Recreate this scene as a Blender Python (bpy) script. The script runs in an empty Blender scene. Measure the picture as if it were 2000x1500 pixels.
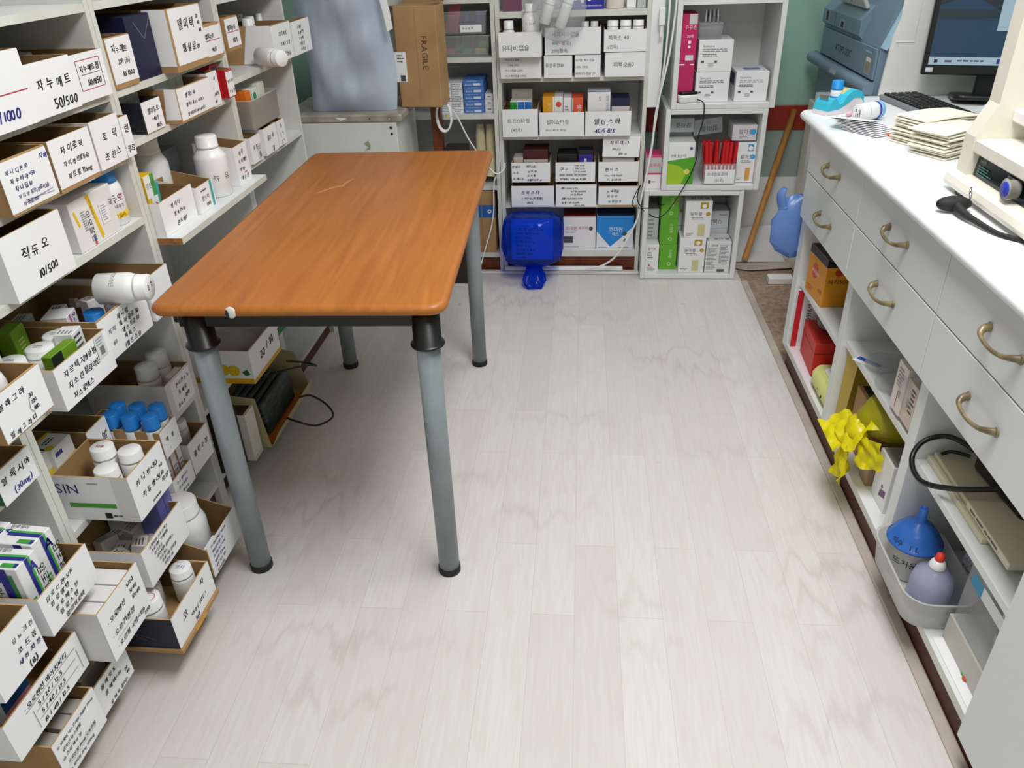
import bpy, math, random
from mathutils import Matrix, Vector, Euler
random.seed(7)
SC = bpy.context.scene
COL = SC.collection
PI = math.pi
# ---------------------------------------------------------------- camera
cd = bpy.data.cameras.new('camera'); cam = bpy.data.objects.new('camera', cd); COL.objects.link(cam)
cd.sensor_width = 36.0; cd.lens = 27.2805; cd.clip_start = .02; cd.clip_end = 60
cam.matrix_world = Matrix(((.99635, -.01384, .08425, 0), (.07951, .50996, -.85652, 0), (-.03111, .86009, .50919, 1.34), (0, 0, 0, 1)))
SC.camera = cam
# ---------------------------------------------------------------- world, lights, exposure
W = bpy.data.worlds.new('world'); SC.world = W; W.use_nodes = True
W.node_tree.nodes['Background'].inputs[0].default_value = (.9, .95, 1, 1)
W.node_tree.nodes['Background'].inputs[1].default_value = .15
SC.view_settings.view_transform = 'Standard'; SC.view_settings.look = 'None'
SC.view_settings.exposure = -0.12; SC.view_settings.gamma = 1.0; SC.view_settings.use_curve_mapping = False
def lamp(name, loc, sx, sy, watt, col=(1, .995, .985)):
    l = bpy.data.lights.new(name, 'AREA'); l.shape = 'RECTANGLE'; l.size = sx; l.size_y = sy
    l.energy = watt; l.color = col
    o = bpy.data.objects.new(name, l); COL.objects.link(o); o.location = loc
    return o
lamp('ceiling_and_fill_light', (.30, 1.05, 2.37), .55, 1.25, 43)
lamp('ceiling_and_fill_light', (.75, 2.75, 2.37), .55, 1.0, 11)  # unseen weaker lamp, added as fill over the far end
lamp('ceiling_and_fill_light', (.1, -.7, 2.37), 1.2, .6, 9)  # another added fill lamp, out of view behind the camera
# ---------------------------------------------------------------- materials
def lin(h):
    h = h.lstrip('#'); r = []
    for i in (0, 2, 4):
        c = int(h[i:i+2], 16)/255
        r.append(c/12.92 if c <= .04045 else ((c+.055)/1.055)**2.4)
    return (*r, 1)
MATS = {}
def newmat(name):
    m = bpy.data.materials.new(name); m.use_nodes = True
    return m, m.node_tree.nodes, m.node_tree.links, m.node_tree.nodes['Principled BSDF']
def simple(name, hexc, rough=.5, metal=0, spec=.5, sub=0):
    m, n, l, b = newmat(name)
    b.inputs['Base Color'].default_value = lin(hexc); b.inputs['Roughness'].default_value = rough
    b.inputs['Metallic'].default_value = metal; b.inputs['Specular IOR Level'].default_value = spec
    return m
def noisy(name, c1, c2, scale, rough=.6, stretch=(1, 1, 1), detail=4, bump=0, spec=.4, lo=.35, hi=.65):
    m, n, l, b = newmat(name)
    tc = n.new('ShaderNodeTexCoord'); mp = n.new('ShaderNodeMapping'); mp.inputs['Scale'].default_value = stretch
    nz = n.new('ShaderNodeTexNoise'); nz.inputs['Scale'].default_value = scale; nz.inputs['Detail'].default_value = detail
    rp = n.new('ShaderNodeValToRGB'); rp.color_ramp.elements[0].color = lin(c1); rp.color_ramp.elements[1].color = lin(c2)
    rp.color_ramp.elements[0].position = lo; rp.color_ramp.elements[1].position = hi
    l.new(tc.outputs['Object'], mp.inputs[0]); l.new(mp.outputs[0], nz.inputs['Vector']); l.new(nz.outputs[0], rp.inputs[0])
    l.new(rp.outputs[0], b.inputs['Base Color']); b.inputs['Roughness'].default_value = rough
    b.inputs['Specular IOR Level'].default_value = spec
    if bump:
        bp = n.new('ShaderNodeBump'); bp.inputs['Strength'].default_value = bump; bp.inputs['Distance'].default_value = .004
        l.new(nz.outputs[0], bp.inputs['Height']); l.new(bp.outputs[0], b.inputs['Normal'])
    return m
def film(name, tint, clear=.7, rough=.12, coat='#ffffff', bump=0, bscale=18):
    m, n, l, b = newmat(name)
    b.inputs['Base Color'].default_value = lin(coat); b.inputs['Roughness'].default_value = rough
    t = n.new('ShaderNodeBsdfTransparent'); t.inputs[0].default_value = lin(tint)
    x = n.new('ShaderNodeMixShader'); x.inputs[0].default_value = clear
    l.new(b.outputs[0], x.inputs[1]); l.new(t.outputs[0], x.inputs[2])
    l.new(x.outputs[0], n['Material Output'].inputs[0])
    if bump:
        tc = n.new('ShaderNodeTexCoord'); nz = n.new('ShaderNodeTexNoise'); nz.inputs['Scale'].default_value = bscale; nz.inputs['Detail'].default_value = 3
        bp = n.new('ShaderNodeBump'); bp.inputs['Strength'].default_value = bump; bp.inputs['Distance'].default_value = .01
        l.new(tc.outputs['Object'], nz.inputs['Vector']); l.new(nz.outputs[0], bp.inputs['Height']); l.new(bp.outputs[0], b.inputs['Normal'])
    return m
def glow(name, hexc, s):
    m, n, l, b = newmat(name)
    b.inputs['Base Color'].default_value = (.01, .01, .01, 1); b.inputs['Roughness'].default_value = .25
    b.inputs['Emission Color'].default_value = lin(hexc); b.inputs['Emission Strength'].default_value = s
    return m
def floor_mat():
    m, n, l, b = newmat('laminate_floor')
    tc = n.new('ShaderNodeTexCoord'); mp = n.new('ShaderNodeMapping'); mp.inputs['Rotation'].default_value = (0, 0, PI/2)
    br = n.new('ShaderNodeTexBrick'); br.offset = .37; br.offset_frequency = 2
    br.inputs['Color1'].default_value = lin('#d6d2cf'); br.inputs['Color2'].default_value = lin('#dedbd8'); br.inputs['Mortar'].default_value = lin('#c8c3bf')
    br.inputs['Scale'].default_value = 1; br.inputs['Mortar Size'].default_value = .0007; br.inputs['Bias'].default_value = .1
    br.inputs['Brick Width'].default_value = .62; br.inputs['Row Height'].default_value = .098
    l.new(tc.outputs['Object'], mp.inputs[0]); l.new(mp.outputs[0], br.inputs['Vector'])
    m2 = n.new('ShaderNodeMapping'); m2.inputs['Scale'].default_value = (26, 2.2, 1)
    nz = n.new('ShaderNodeTexNoise'); nz.inputs['Scale'].default_value = 3.0; nz.inputs['Detail'].default_value = 6; nz.inputs['Distortion'].default_value = 1.2
    l.new(tc.outputs['Object'], m2.inputs[0]); l.new(m2.outputs[0], nz.inputs['Vector'])
    m3 = n.new('ShaderNodeMapping'); m3.inputs['Scale'].default_value = (10.2, 1.3, 1)
    wv = n.new('ShaderNodeTexWave'); wv.wave_type = 'RINGS'; wv.inputs['Scale'].default_value = 1.6; wv.inputs['Distortion'].default_value = 9; wv.inputs['Detail'].default_value = 3; wv.inputs['Detail Scale'].default_value = 1.1
    l.new(tc.outputs['Object'], m3.inputs[0]); l.new(m3.outputs[0], wv.inputs['Vector'])
    pw = n.new('ShaderNodeMath'); pw.operation = 'POWER'; pw.inputs[1].default_value = 5
    l.new(wv.outputs['Fac'], pw.inputs[0])
    mk = n.new('ShaderNodeTexNoise'); mk.inputs['Scale'].default_value = 2.3; mk.inputs['Detail'].default_value = 1
    l.new(tc.outputs['Object'], mk.inputs['Vector'])
    mr = n.new('ShaderNodeMapRange'); mr.inputs[1].default_value = .5; mr.inputs[2].default_value = .66
    l.new(mk.outputs[0], mr.inputs[0])
    mm = n.new('ShaderNodeMath'); mm.operation = 'MULTIPLY'; l.new(pw.outputs[0], mm.inputs[0]); l.new(mr.outputs[0], mm.inputs[1])
    r1 = n.new('ShaderNodeMapRange'); r1.inputs[1].default_value = .35; r1.inputs[2].default_value = .75; r1.inputs[3].default_value = 0; r1.inputs[4].default_value = .5
    l.new(nz.outputs[0], r1.inputs[0])
    mxA = n.new('ShaderNodeMix'); mxA.data_type = 'RGBA'; mxA.inputs[7].default_value = lin('#cdc6c0')
    l.new(r1.outputs[0], mxA.inputs[0]); l.new(br.outputs[0], mxA.inputs[6])
    sc = n.new('ShaderNodeMath'); sc.operation = 'MULTIPLY'; sc.inputs[1].default_value = .26; l.new(mm.outputs[0], sc.inputs[0])
    mxB = n.new('ShaderNodeMix'); mxB.data_type = 'RGBA'; mxB.inputs[7].default_value = lin('#a39a93')
    l.new(sc.outputs[0], mxB.inputs[0]); l.new(mxA.outputs[2], mxB.inputs[6])
    # knots and specks
    vo = n.new('ShaderNodeTexVoronoi'); vo.inputs['Scale'].default_value = 3.2
    l.new(tc.outputs['Object'], vo.inputs['Vector'])
    kn = n.new('ShaderNodeMapRange'); kn.inputs[1].default_value = .012; kn.inputs[2].default_value = .045; kn.inputs[3].default_value = .35; kn.inputs[4].default_value = 0
    l.new(vo.outputs['Distance'], kn.inputs[0])
    mxC = n.new('ShaderNodeMix'); mxC.data_type = 'RGBA'; mxC.inputs[7].default_value = lin('#8f867e')
    l.new(kn.outputs[0], mxC.inputs[0]); l.new(mxB.outputs[2], mxC.inputs[6])
    l.new(mxC.outputs[2], b.inputs['Base Color']); b.inputs['Roughness'].default_value = .42; b.inputs['Specular IOR Level'].default_value = .35
    bp = n.new('ShaderNodeBump'); bp.inputs['Strength'].default_value = .12; bp.inputs['Distance'].default_value = .002
    l.new(nz.outputs[0], bp.inputs['Height']); l.new(bp.outputs[0], b.inputs['Normal'])
    return m
def wood_mat():
    m, n, l, b = newmat('orange_beech_top')
    tc = n.new('ShaderNodeTexCoord'); mp = n.new('ShaderNodeMapping'); mp.inputs['Scale'].default_value = (22, 1.3, 22)
    nz = n.new('ShaderNodeTexNoise'); nz.inputs['Scale'].default_value = 2.2; nz.inputs['Detail'].default_value = 7; nz.inputs['Distortion'].default_value = .8
    l.new(tc.outputs['Object'], mp.inputs[0]); l.new(mp.outputs[0], nz.inputs['Vector'])
    rp = n.new('ShaderNodeValToRGB'); rp.color_ramp.elements[0].position = .3; rp.color_ramp.elements[1].position = .72
    rp.color_ramp.elements[0].color = lin('#a9682c'); rp.color_ramp.elements[1].color = lin('#bd7a38')
    l.new(nz.outputs[0], rp.inputs[0])
    nb = n.new('ShaderNodeTexNoise'); nb.inputs['Scale'].default_value = 2.6; nb.inputs['Detail'].default_value = 2
    l.new(tc.outputs['Object'], nb.inputs['Vector'])
    mx = n.new('ShaderNodeMix'); mx.data_type = 'RGBA'; mx.blend_type = 'MULTIPLY'; mx.inputs[7].default_value = lin('#f0dcc8')
    l.new(nb.outputs[0], mx.inputs[0]); l.new(rp.outputs[0], mx.inputs[6])
    l.new(mx.outputs[2], b.inputs['Base Color']); b.inputs['Roughness'].default_value = .38; b.inputs['Specular IOR Level'].default_value = .35
    return m
def mat(k):
    if k in MATS: return MATS[k]
    if k.startswith('#'):
        g = k.endswith('g')
        m = simple('paint_'+k[1:7], k[:7], .22 if g else .5, 0, .5)
    else: m = SPEC[k]()
    MATS[k] = m
    return m
SPEC = dict(
    floor=floor_mat, wood=wood_mat,
    terrazzo=lambda: noisy('old_terrazzo', '#8f7868', '#b29a88', 60, .7, detail=6),
    wallgreen=lambda: simple('mint_wall_paint', '#8fb3a6', .7),
    walldado=lambda: simple('grey_green_wall_paint', '#93a29c', .7),
    wallwhite=lambda: simple('white_wall_paint', '#e2e3e0', .8),
    redband=lambda: simple('red_brown_band', '#8a2413', .5),
    ceil=lambda: simple('ceiling_paint', '#f1f1ee', .9),
    lam=lambda: noisy('white_laminate', '#dfe1e0', '#e8eae9', 3, .38, detail=2),
    lamold=lambda: noisy('aged_white_laminate', '#d8d8d2', '#e4e5e2', 4, .45, detail=3),
    edge=lambda: noisy('shelf_edge_band', '#d3d3cb', '#e0e1da', 9, .5, detail=3),
    chip=lambda: noisy('chipboard_edge', '#8a5c2c', '#b07c42', 90, .8),
    plinth=lambda: noisy('dark_brown_plinth', '#4b2419', '#5c2e20', 12, .5, stretch=(8, 1, 8)),
    ctop=lambda: simple('white_postformed_worktop', '#f0f2f5', .3),
    drawer=lambda: simple('satin_white_drawer', '#dcdedd', .3),
    gap=lambda: simple('shadow_gap_black', '#30302f', .8),
    trimb=lambda: noisy('beige_trim', '#b5aaa0', '#c4bab0', 8, .5),
    card=lambda: noisy('cardboard', '#a9845a', '#b8946a', 7, .85, detail=3, spec=.15),
    cardin=lambda: noisy('cardboard_inside', '#94754f', '#a5845c', 9, .9, detail=3, spec=.1),
    cardedge=lambda: noisy('torn_cardboard_edge', '#b79668', '#c8aa7e', 60, .9, spec=.1),
    paper=lambda: simple('white_paper', '#f3f3f6', .7, spec=.2),
    paperg=lambda: simple('grey_white_paper', '#dcdbdc', .7, spec=.2),
    board=lambda: simple('white_carton_board', '#eeeef0', .45),
    pill=lambda: simple('white_bottle_plastic', '#f2f2f3', .32),
    pilltr=lambda: film('milky_bottle_plastic', '#e8e6e0', .35, .3, '#e9e6df'),
    bcap=lambda: simple('blue_cap_plastic', '#1f7fd4', .35),
    K=lambda: simple('black_ink', '#141418', .6), N=lambda: simple('navy_ink', '#20206a', .6),
    B=lambda: simple('blue_ink', '#24308f', .6), R=lambda: simple('red_ink', '#c0304a', .6),
    g=lambda: simple('grey_print', '#8d9096', .6), k=lambda: simple('dark_grey_print', '#4b4d52', .6),
    leg=lambda: noisy('grey_blue_leg_paint', '#838d90', '#8f999c', 12, .4, detail=4),
    blk=lambda: simple('black_plastic', '#111113', .35), rub=lambda: simple('black_rubber', '#19191a', .7),
    blkmetal=lambda: simple('black_painted_steel', '#0c0c0e', .35),
    steel=lambda: noisy('worn_stainless', '#8b8378', '#b4aca2', 14, .3, detail=5),
    chrome=lambda: simple('chrome', '#d5d5d5', .15, 1),
    brass=lambda: noisy('antique_brass', '#5e5238', '#8a7b57', 40, .35, spec=.8),
    brown=lambda: noisy('red_brown_veneer', '#5e2a12', '#73371a', 5, .4, stretch=(6, 6, 1)),
    dark=lambda: simple('dark_brown_box', '#2b211c', .7),
    mailer=lambda: noisy('grey_blue_mailer', '#adb9cd', '#bcc7d8', 5, .32, detail=5, bump=.55, spec=.5),
    clear=lambda: film('clear_plastic', '#eef1f2', .78, .08),
    clearbag=lambda: film('clear_bag_film', '#f4f5f6', .80, .1, '#f4f4f6', bump=.9, bscale=26),
    milky=lambda: film('milky_tray_plastic', '#e6e6e2', .42, .35, '#dedfdc'),
    milkyblue=lambda: film('lilac_oil_bottle', '#d9dbee', .4, .15, '#c3c6df'),
    bluefilm=lambda: film('deep_blue_bag', '#2f86ff', .66, .12, '#1a4cc8', bump=.8, bscale=14),
    bluebag=lambda: film('pale_blue_bag', '#8fb4ee', .4, .25, '#7ea6e6', bump=.6, bscale=9),
    yelbag=lambda: film('yellow_bag', '#f0e000', .2, .3, '#e8da08', bump=.7, bscale=14),
    olive=lambda: film('olive_yellow_bag', '#c4be10', .25, .3, '#a8a010', bump=.7, bscale=12),
    yelfilm=lambda: film('yellow_film', '#eed78a', .3, .3, '#d8bb4e', bump=.3),
    funnel=lambda: film('blue_funnel_plastic', '#3f7fd8', .22, .25, '#3a74cc'),
    cream=lambda: simple('cream_paper_bag', '#f4efdf', .7, spec=.2),
    creamp=lambda: simple('cream_plastic', '#e7e2d5', .4), greyp=lambda: simple('warm_grey_plastic', '#cbc7ba', .4),
    mach=lambda: simple('blue_grey_machine', '#6f8496', .4), machl=lambda: simple('light_blue_machine_panel', '#9dc0d2', .4),
    machw=lambda: simple('white_machine_panel', '#e4e3de', .4),
    glassdk=lambda: simple('dark_window', '#10201f', .12),
    cloth=lambda: noisy('cream_cloth', '#cfc29c', '#e6dcbc', 14, .9, bump=.6),
    greybag=lambda: noisy('grey_plastic_bag', '#3f4244', '#77797b', 14, .4, bump=.8),
    darkleaf=lambda: noisy('dark_folded_bags', '#20282a', '#44504c', 22, .4, stretch=(1, 5, 1)),
    kraft=lambda: noisy('beige_paper_bag', '#a99f78', '#b8ae88', 6, .8),
    wdst=lambda: noisy('wooden_rod', '#a8743a', '#c08c4e', 6, .5, stretch=(14, 14, 1)),
    screen=lambda: glow('monitor_screen', '#1d3e58', .9), screenl=lambda: glow('monitor_window', '#a3bccb', .9),
    screend=lambda: glow('monitor_dark', '#202a33', .9),
)
# ---------------------------------------------------------------- mesh builder
GL = {}
_tc = bpy.data.curves.new('glyphs', 'FONT'); _tc.resolution_u = 2; _to = bpy.data.objects.new('glyphs', _tc)
def glyph(ch):
    if ch not in GL:
        _tc.body = ch; me = _to.to_mesh()
        v = [(p.co.x, p.co.y) for p in me.vertices]; f = [tuple(p.vertices) for p in me.polygons]
        _to.to_mesh_clear()
        w = max([p[0] for p in v], default=.25)+.07
        if ord(ch) > 0x1100: w = max(w, .9)
        GL[ch] = (v, f, w if v else .28)
    return GL[ch]
class MB:
    def __init__(s, M=None): s.v = []; s.f = []; s.m = []; s.s = []; s.keys = []; s.M = M
    def mi(s, k):
        if k not in s.keys: s.keys.append(k)
        return s.keys.index(k)
    def add(s, vs, fs, k, smooth=False):
        b = len(s.v); i = s.mi(k)
        s.v += [(s.M @ Vector(p) if s.M else Vector(p)) for p in vs]
        for f in fs: s.f.append([b+q for q in f]); s.m.append(i); s.s.append(smooth)
        return s
    def quad(s, a, b, c, d, k): return s.add([a, b, c, d], [(0, 1, 2, 3)], k)
    def box(s, x0, x1, y0, y1, z0, z1, k, b=0, top=None):
        if not b:
            vs = [(x0, y0, z0), (x1, y0, z0), (x1, y1, z0), (x0, y1, z0), (x0, y0, z1), (x1, y0, z1), (x1, y1, z1), (x0, y1, z1)]
            s.add(vs, [(3, 2, 1, 0), (0, 1, 5, 4), (1, 2, 6, 5), (2, 3, 7, 6), (3, 0, 4, 7)], k)
            return s.add(vs[4:], [(0, 1, 2, 3)], top or k)
        return s.rr(x0, x1, y0, y1, b, [(z0, b), (z0+b, 0), (z1-b, 0), (z1, b)], k, n=1, smooth=False)
    def rr(s, x0, x1, y0, y1, r, rings, k, n=4, caps=(1, 1), smooth=True):
        """stacked rounded-rectangle rings: (z, inset[, material])"""
        L = []
        for q in rings:
            z, i = q[0], q[1]; a0, a1, b0, b1 = x0+i, x1-i, y0+i, y1-i
            rr_ = max(min(r-i if i < r else .0005, (a1-a0)/2-1e-5, (b1-b0)/2-1e-5), .0004)
            ring = []
            for cx, cy, t0 in ((a1-rr_, b1-rr_, 0), (a0+rr_, b1-rr_, PI/2), (a0+rr_, b0+rr_, PI), (a1-rr_, b0+rr_, 1.5*PI)):
                for j in range(n+1):
                    t = t0+PI/2*j/n; ring.append((cx+rr_*math.cos(t), cy+rr_*math.sin(t), z))
            L.append(ring)
        N = len(L[0]); base = len(s.v)
        s.v += [(s.M @ Vector(p) if s.M else Vector(p)) for ring in L for p in ring]
        for a in range(len(L)-1):
            kk = rings[a+1][2] if len(rings[a+1]) > 2 else k; i = s.mi(kk)
            for j in range(N):
                s.f.append([base+a*N+j, base+a*N+(j+1) % N, base+(a+1)*N+(j+1) % N, base+(a+1)*N+j]); s.m.append(i); s.s.append(smooth)
        if caps[0]: s.f.append([base+j for j in reversed(range(N))]); s.m.append(s.mi(k)); s.s.append(False)
        if caps[1]:
            kk = rings[-1][2] if len(rings[-1]) > 2 else k
            s.f.append([base+(len(L)-1)*N+j for j in range(N)]); s.m.append(s.mi(kk)); s.s.append(False)
        return s
    def lathe(s, prof, k, cx=0, cy=0, n=20, sy=1):
        base = len(s.v); R = []
        for q in prof:
            if q[0] < 1e-6: R.append([len(s.v)]); s.v.append(s.M @ Vector((cx, cy, q[1])) if s.M else Vector((cx, cy, q[1])))
            else:
                R.append(list(range(len(s.v), len(s.v)+n)))
                for j in range(n):
                    t = 2*PI*j/n; p = Vector((cx+q[0]*math.cos(t), cy+sy*q[0]*math.sin(t), q[1])); s.v.append(s.M @ p if s.M else p)
        for a in range(len(R)-1):
            A, B = R[a], R[a+1]; i = s.mi(prof[a+1][2] if len(prof[a+1]) > 2 else k)
            for j in range(n):
                j2 = (j+1) % n
                if len(A) == 1 and len(B) == 1: continue
                if len(A) == 1: f = [A[0], B[j2], B[j]]
                elif len(B) == 1: f = [A[j], A[j2], B[0]]
                else: f = [A[j], A[j2], B[j2], B[j]]
                s.f.append(f); s.m.append(i); s.s.append(True)
        return s
    def tube(s, pts, r, k, n=8, sub=4, flat=1):
        P = [Vector(p[:3]) for p in pts]; Rr = [p[3] if len(p) > 3 else r for p in pts]
        if sub > 1 and len(P) > 2:
            Q = []; q2 = []
            for i in range(len(P)-1):
                a, b, c, d = P[max(i-1, 0)], P[i], P[i+1], P[min(i+2, len(P)-1)]
                for j in range(sub):
                    t = j/sub
                    Q.append(.5*((2*b)+(c-a)*t+(2*a-5*b+4*c-d)*t*t+(3*b-a-3*c+d)*t*t*t)); q2.append(Rr[i]*(1-t)+Rr[i+1]*t)
            Q.append(P[-1]); q2.append(Rr[-1]); P, Rr = Q, q2
        base = len(s.v); up = Vector((.13, .27, .95))
        for i, p in enumerate(P):
            t = (P[min(i+1, len(P)-1)]-P[max(i-1, 0)]).normalized()
            u = t.cross(up)
            u = u.normalized() if u.length > 1e-3 else Vector((1, 0, 0)); w = u.cross(t)
            up = w if abs(t.dot(w)) < .9 else up
            for j in range(n):
                a = 2*PI*j/n; q = p+Rr[i]*(math.cos(a)*u+flat*math.sin(a)*w); s.v.append(s.M @ q if s.M else q)
        ii = s.mi(k)
        for i in range(len(P)-1):
            for j in range(n): s.f.append([base+i*n+j, base+i*n+(j+1) % n, base+(i+1)*n+(j+1) % n, base+(i+1)*n+j]); s.m.append(ii); s.s.append(True)
        s.f.append([base+j for j in range(n)]); s.m.append(ii); s.s.append(False)
        s.f.append([base+(len(P)-1)*n+j for j in reversed(range(n))]); s.m.append(ii); s.s.append(False)
        return s
    def text(s, st, o, ex, ey, size, k, hand=False, bold=0):
        o, ex, ey = Vector(o), Vector(ex), Vector(ey); x = 0; rnd = random.Random(hash_s(st))
        for ch in st:
            if ch == ' ': x += .32; continue
            v, f, w = glyph(ch); c, sn, dy, sc = 1, 0, 0, 1
            if hand:
                a = rnd.uniform(-.13, .13); c, sn = math.cos(a), math.sin(a); dy = rnd.uniform(-.07, .07); sc = rnd.uniform(.88, 1.08)
            pts = []
            for px, py in v:
                qx, qy = px*sc, py*sc
                if hand: qx += .16*qy+.03*math.sin(9*qy+x); qx, qy = qx*c-qy*sn, qx*sn+qy*c
                pts.append(o+ex*((x+qx)*size)+ey*((qy+dy)*size))
            s.add(pts, f, k)
            if hand:   # a felt pen line is heavier than type
                d1 = (ex*.045-ey*.02)*size
                s.add([p+d1 for p in pts], f, k)
            x += w*(.98 if hand else 1)
        return s
    def build(s, name, parent=None, label=None, loc=None):
        me = bpy.data.meshes.new(name); me.from_pydata([tuple(p) for p in s.v], [], s.f)
        for k in s.keys: me.materials.append(mat(k))
        me.polygons.foreach_set('material_index', s.m); me.polygons.foreach_set('use_smooth', s.s); me.update()
        o = bpy.data.objects.new(name, me); COL.objects.link(o)
        if parent: o.parent = parent
        if loc: o.location = loc
        if label: o['label'] = label
        return o
def hash_s(t): return sum((i+1)*ord(c) for i, c in enumerate(t))
def ellip(cx, cy, cz, rx, ry, rz, k, mb, n=14, jag=0):
    prof = []
    vs, fs = [], []; m = n//2
    for i in range(m+1):
        a = PI*i/m
        for j in range(n):
            b = 2*PI*j/n; q = 1+jag*math.sin(3*b+5*a)*math.sin(2*a+b)
            vs.append((cx+rx*q*math.sin(a)*math.cos(b), cy+ry*q*math.sin(a)*math.sin(b), cz+rz*math.cos(a)*q))
    for i in range(m):
        for j in range(n): fs.append((i*n+j, (i+1)*n+j, (i+1)*n+(j+1) % n, i*n+(j+1) % n))
    return mb.add(vs, fs, k, True)
# ---------------------------------------------------------------- things
def tag(o, label, cat, group=None):
    o['label'] = label; o['category'] = cat
    if group: o['group'] = group
    return o
def thing(name, label, cat, loc=(0, 0, 0), rz=0, group=None, rot=None):
    o = bpy.data.objects.new(name, None); COL.objects.link(o); o.empty_display_size = .05
    o.location = loc; o.rotation_euler = rot or (0, 0, rz)
    return tag(o, label, cat, group)
def struct(name, mb):
    o = mb.build(name); o['kind'] = 'structure'; return o
def dup(r, loc, rz=None, label=None, group=None, rot=None):
    c = r.copy(); COL.objects.link(c); c.location = loc
    if rot: c.rotation_euler = rot
    elif rz is not None: c.rotation_euler = (0, 0, rz)
    if label: c['label'] = label
    if group: c['group'] = group
    for ch in list(r.children):
        d = ch.copy(); COL.objects.link(d); d.parent = c
        for g_ in ch.children: e = g_.copy(); COL.objects.link(e); e.parent = d
    return c
A1 = math.radians(1.0)
FR = {  # origin, along (viewer's left to right), into the shelf, rotation
    'L': (Vector((-.955, 2.0, 0)), Vector((math.sin(A1), math.cos(A1), 0)), Vector((-math.cos(A1), math.sin(A1), 0)), PI/2-A1),
    'B': (Vector((0, 3.24, 0)), Vector((1, 0, 0)), Vector((0, 1, 0)), 0.0),
    'R': (Vector((.70, 0, 0)), Vector((0, -1, 0)), Vector((1, 0, 0)), -PI/2)}
def at(fr, s, d, z):
    o, ax, ay, rz = FR[fr]; p = o+ax*s-ay*d
    return (p.x, p.y, z)
def deco(mb, o, ex, ey, w, h, items, off=.0005):
    """printed marks on one face; items in fractions of the face"""
    o, ex, ey = Vector(o), Vector(ex), Vector(ey); nn = ex.cross(ey)*off
    for n_, it in enumerate(items):
        q = o+nn*(1+n_*.25)
        if it[0] == 'r':
            _, u0, v0, u1, v1, k = it
            P = lambda u, v: q+ex*u*w+ey*v*h
            mb.add([P(u0, v0), P(u1, v0), P(u1, v1), P(u0, v1)], [(0, 1, 2, 3)], k)
        elif it[0] == 'p':
            mb.add([q+ex*u*w+ey*v*h for u, v in it[2]], [tuple(range(len(it[2])))], it[1])
        elif it[0] == 'c':
            _, u, v, r, k = it
            mb.add([q+ex*(u*w+r*math.cos(2*PI*j/14))+ey*(v*h+r*math.sin(2*PI*j/14)) for j in range(14)], [tuple(range(14))], k)
        elif it[0] == 'l':   # a line of ink
            _, u0, v0, u1, v1, t, k = it
            a, b = q+ex*u0*w+ey*v0*h, q+ex*u1*w+ey*v1*h; d_ = (b-a).normalized(); e_ = ex.cross(ey).cross(d_)*t/2
            mb.add([a-e_, b-e_, b+e_, a+e_], [(0, 1, 2, 3)], k)
        elif it[0] == 'f':   # rows of unreadably small print
            _, u0, v0, u1, v1, rows, k = it
            rnd = random.Random(rows*17+int(u0*100))
            for r_ in range(rows):
                vv = v1+(v0-v1)*(r_+.2)/rows; hh = abs(v1-v0)/rows*.45; u = u0; ue = u0+(u1-u0)*rnd.uniform(.6, 1)
                while u < ue:
                    du = rnd.uniform(.03, .1)*(u1-u0)*2
                    mb.add([q+ex*a*w+ey*b*h for a, b in ((u, vv-hh), (min(u+du, ue), vv-hh), (min(u+du, ue), vv), (u, vv))], [(0, 1, 2, 3)], k); u += du*1.25
        elif it[0] == 't':
            _, st, u, v, sz, k = it[:6]; sty = it[6] if len(it) > 6 else ''
            tw = sum(.32 if c_ == ' ' else glyph(c_)[2] for c_ in st)*1.06*sz*h      # keep the writing on its sheet
            room = v*h if 'v' in sty else u*w if 'u' in sty else (1-u)*w
            if tw > room*.99: sz *= room*.99/tw
            if 'v' in sty: mb.text(st, q+ex*u*w+ey*v*h, -ey, ex, sz*h, k, 'h' in sty)      # reads downwards
            elif 'u' in sty: mb.text(st, q+ex*u*w+ey*v*h, -ex, -ey, sz*h, k, 'h' in sty)   # upside down
            else: mb.text(st, q+ex*u*w+ey*v*h, ex, ey, sz*h, k, 'h' in sty)
def H(*rows):
    """handwritten rows: (text, u, v, size[, ink])"""
    return [('t', r[0], r[1], r[2], r[3], r[4] if len(r) > 4 else 'K', 'h') for r in rows]
def Pt(*rows): return [('t', r[0], r[1], r[2], r[3], r[4] if len(r) > 4 else 'k') for r in rows]
def faces(w, dep, h):
    return {'f': ((0, 0, 0), (1, 0, 0), (0, 0, 1), w, h), 't': ((0, 0, h), (1, 0, 0), (0, 1, 0), w, dep),
            'l': ((0, dep, 0), (0, -1, 0), (0, 0, 1), dep, h), 'r': ((w, 0, 0), (0, 1, 0), (0, 0, 1), dep, h)}
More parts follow.
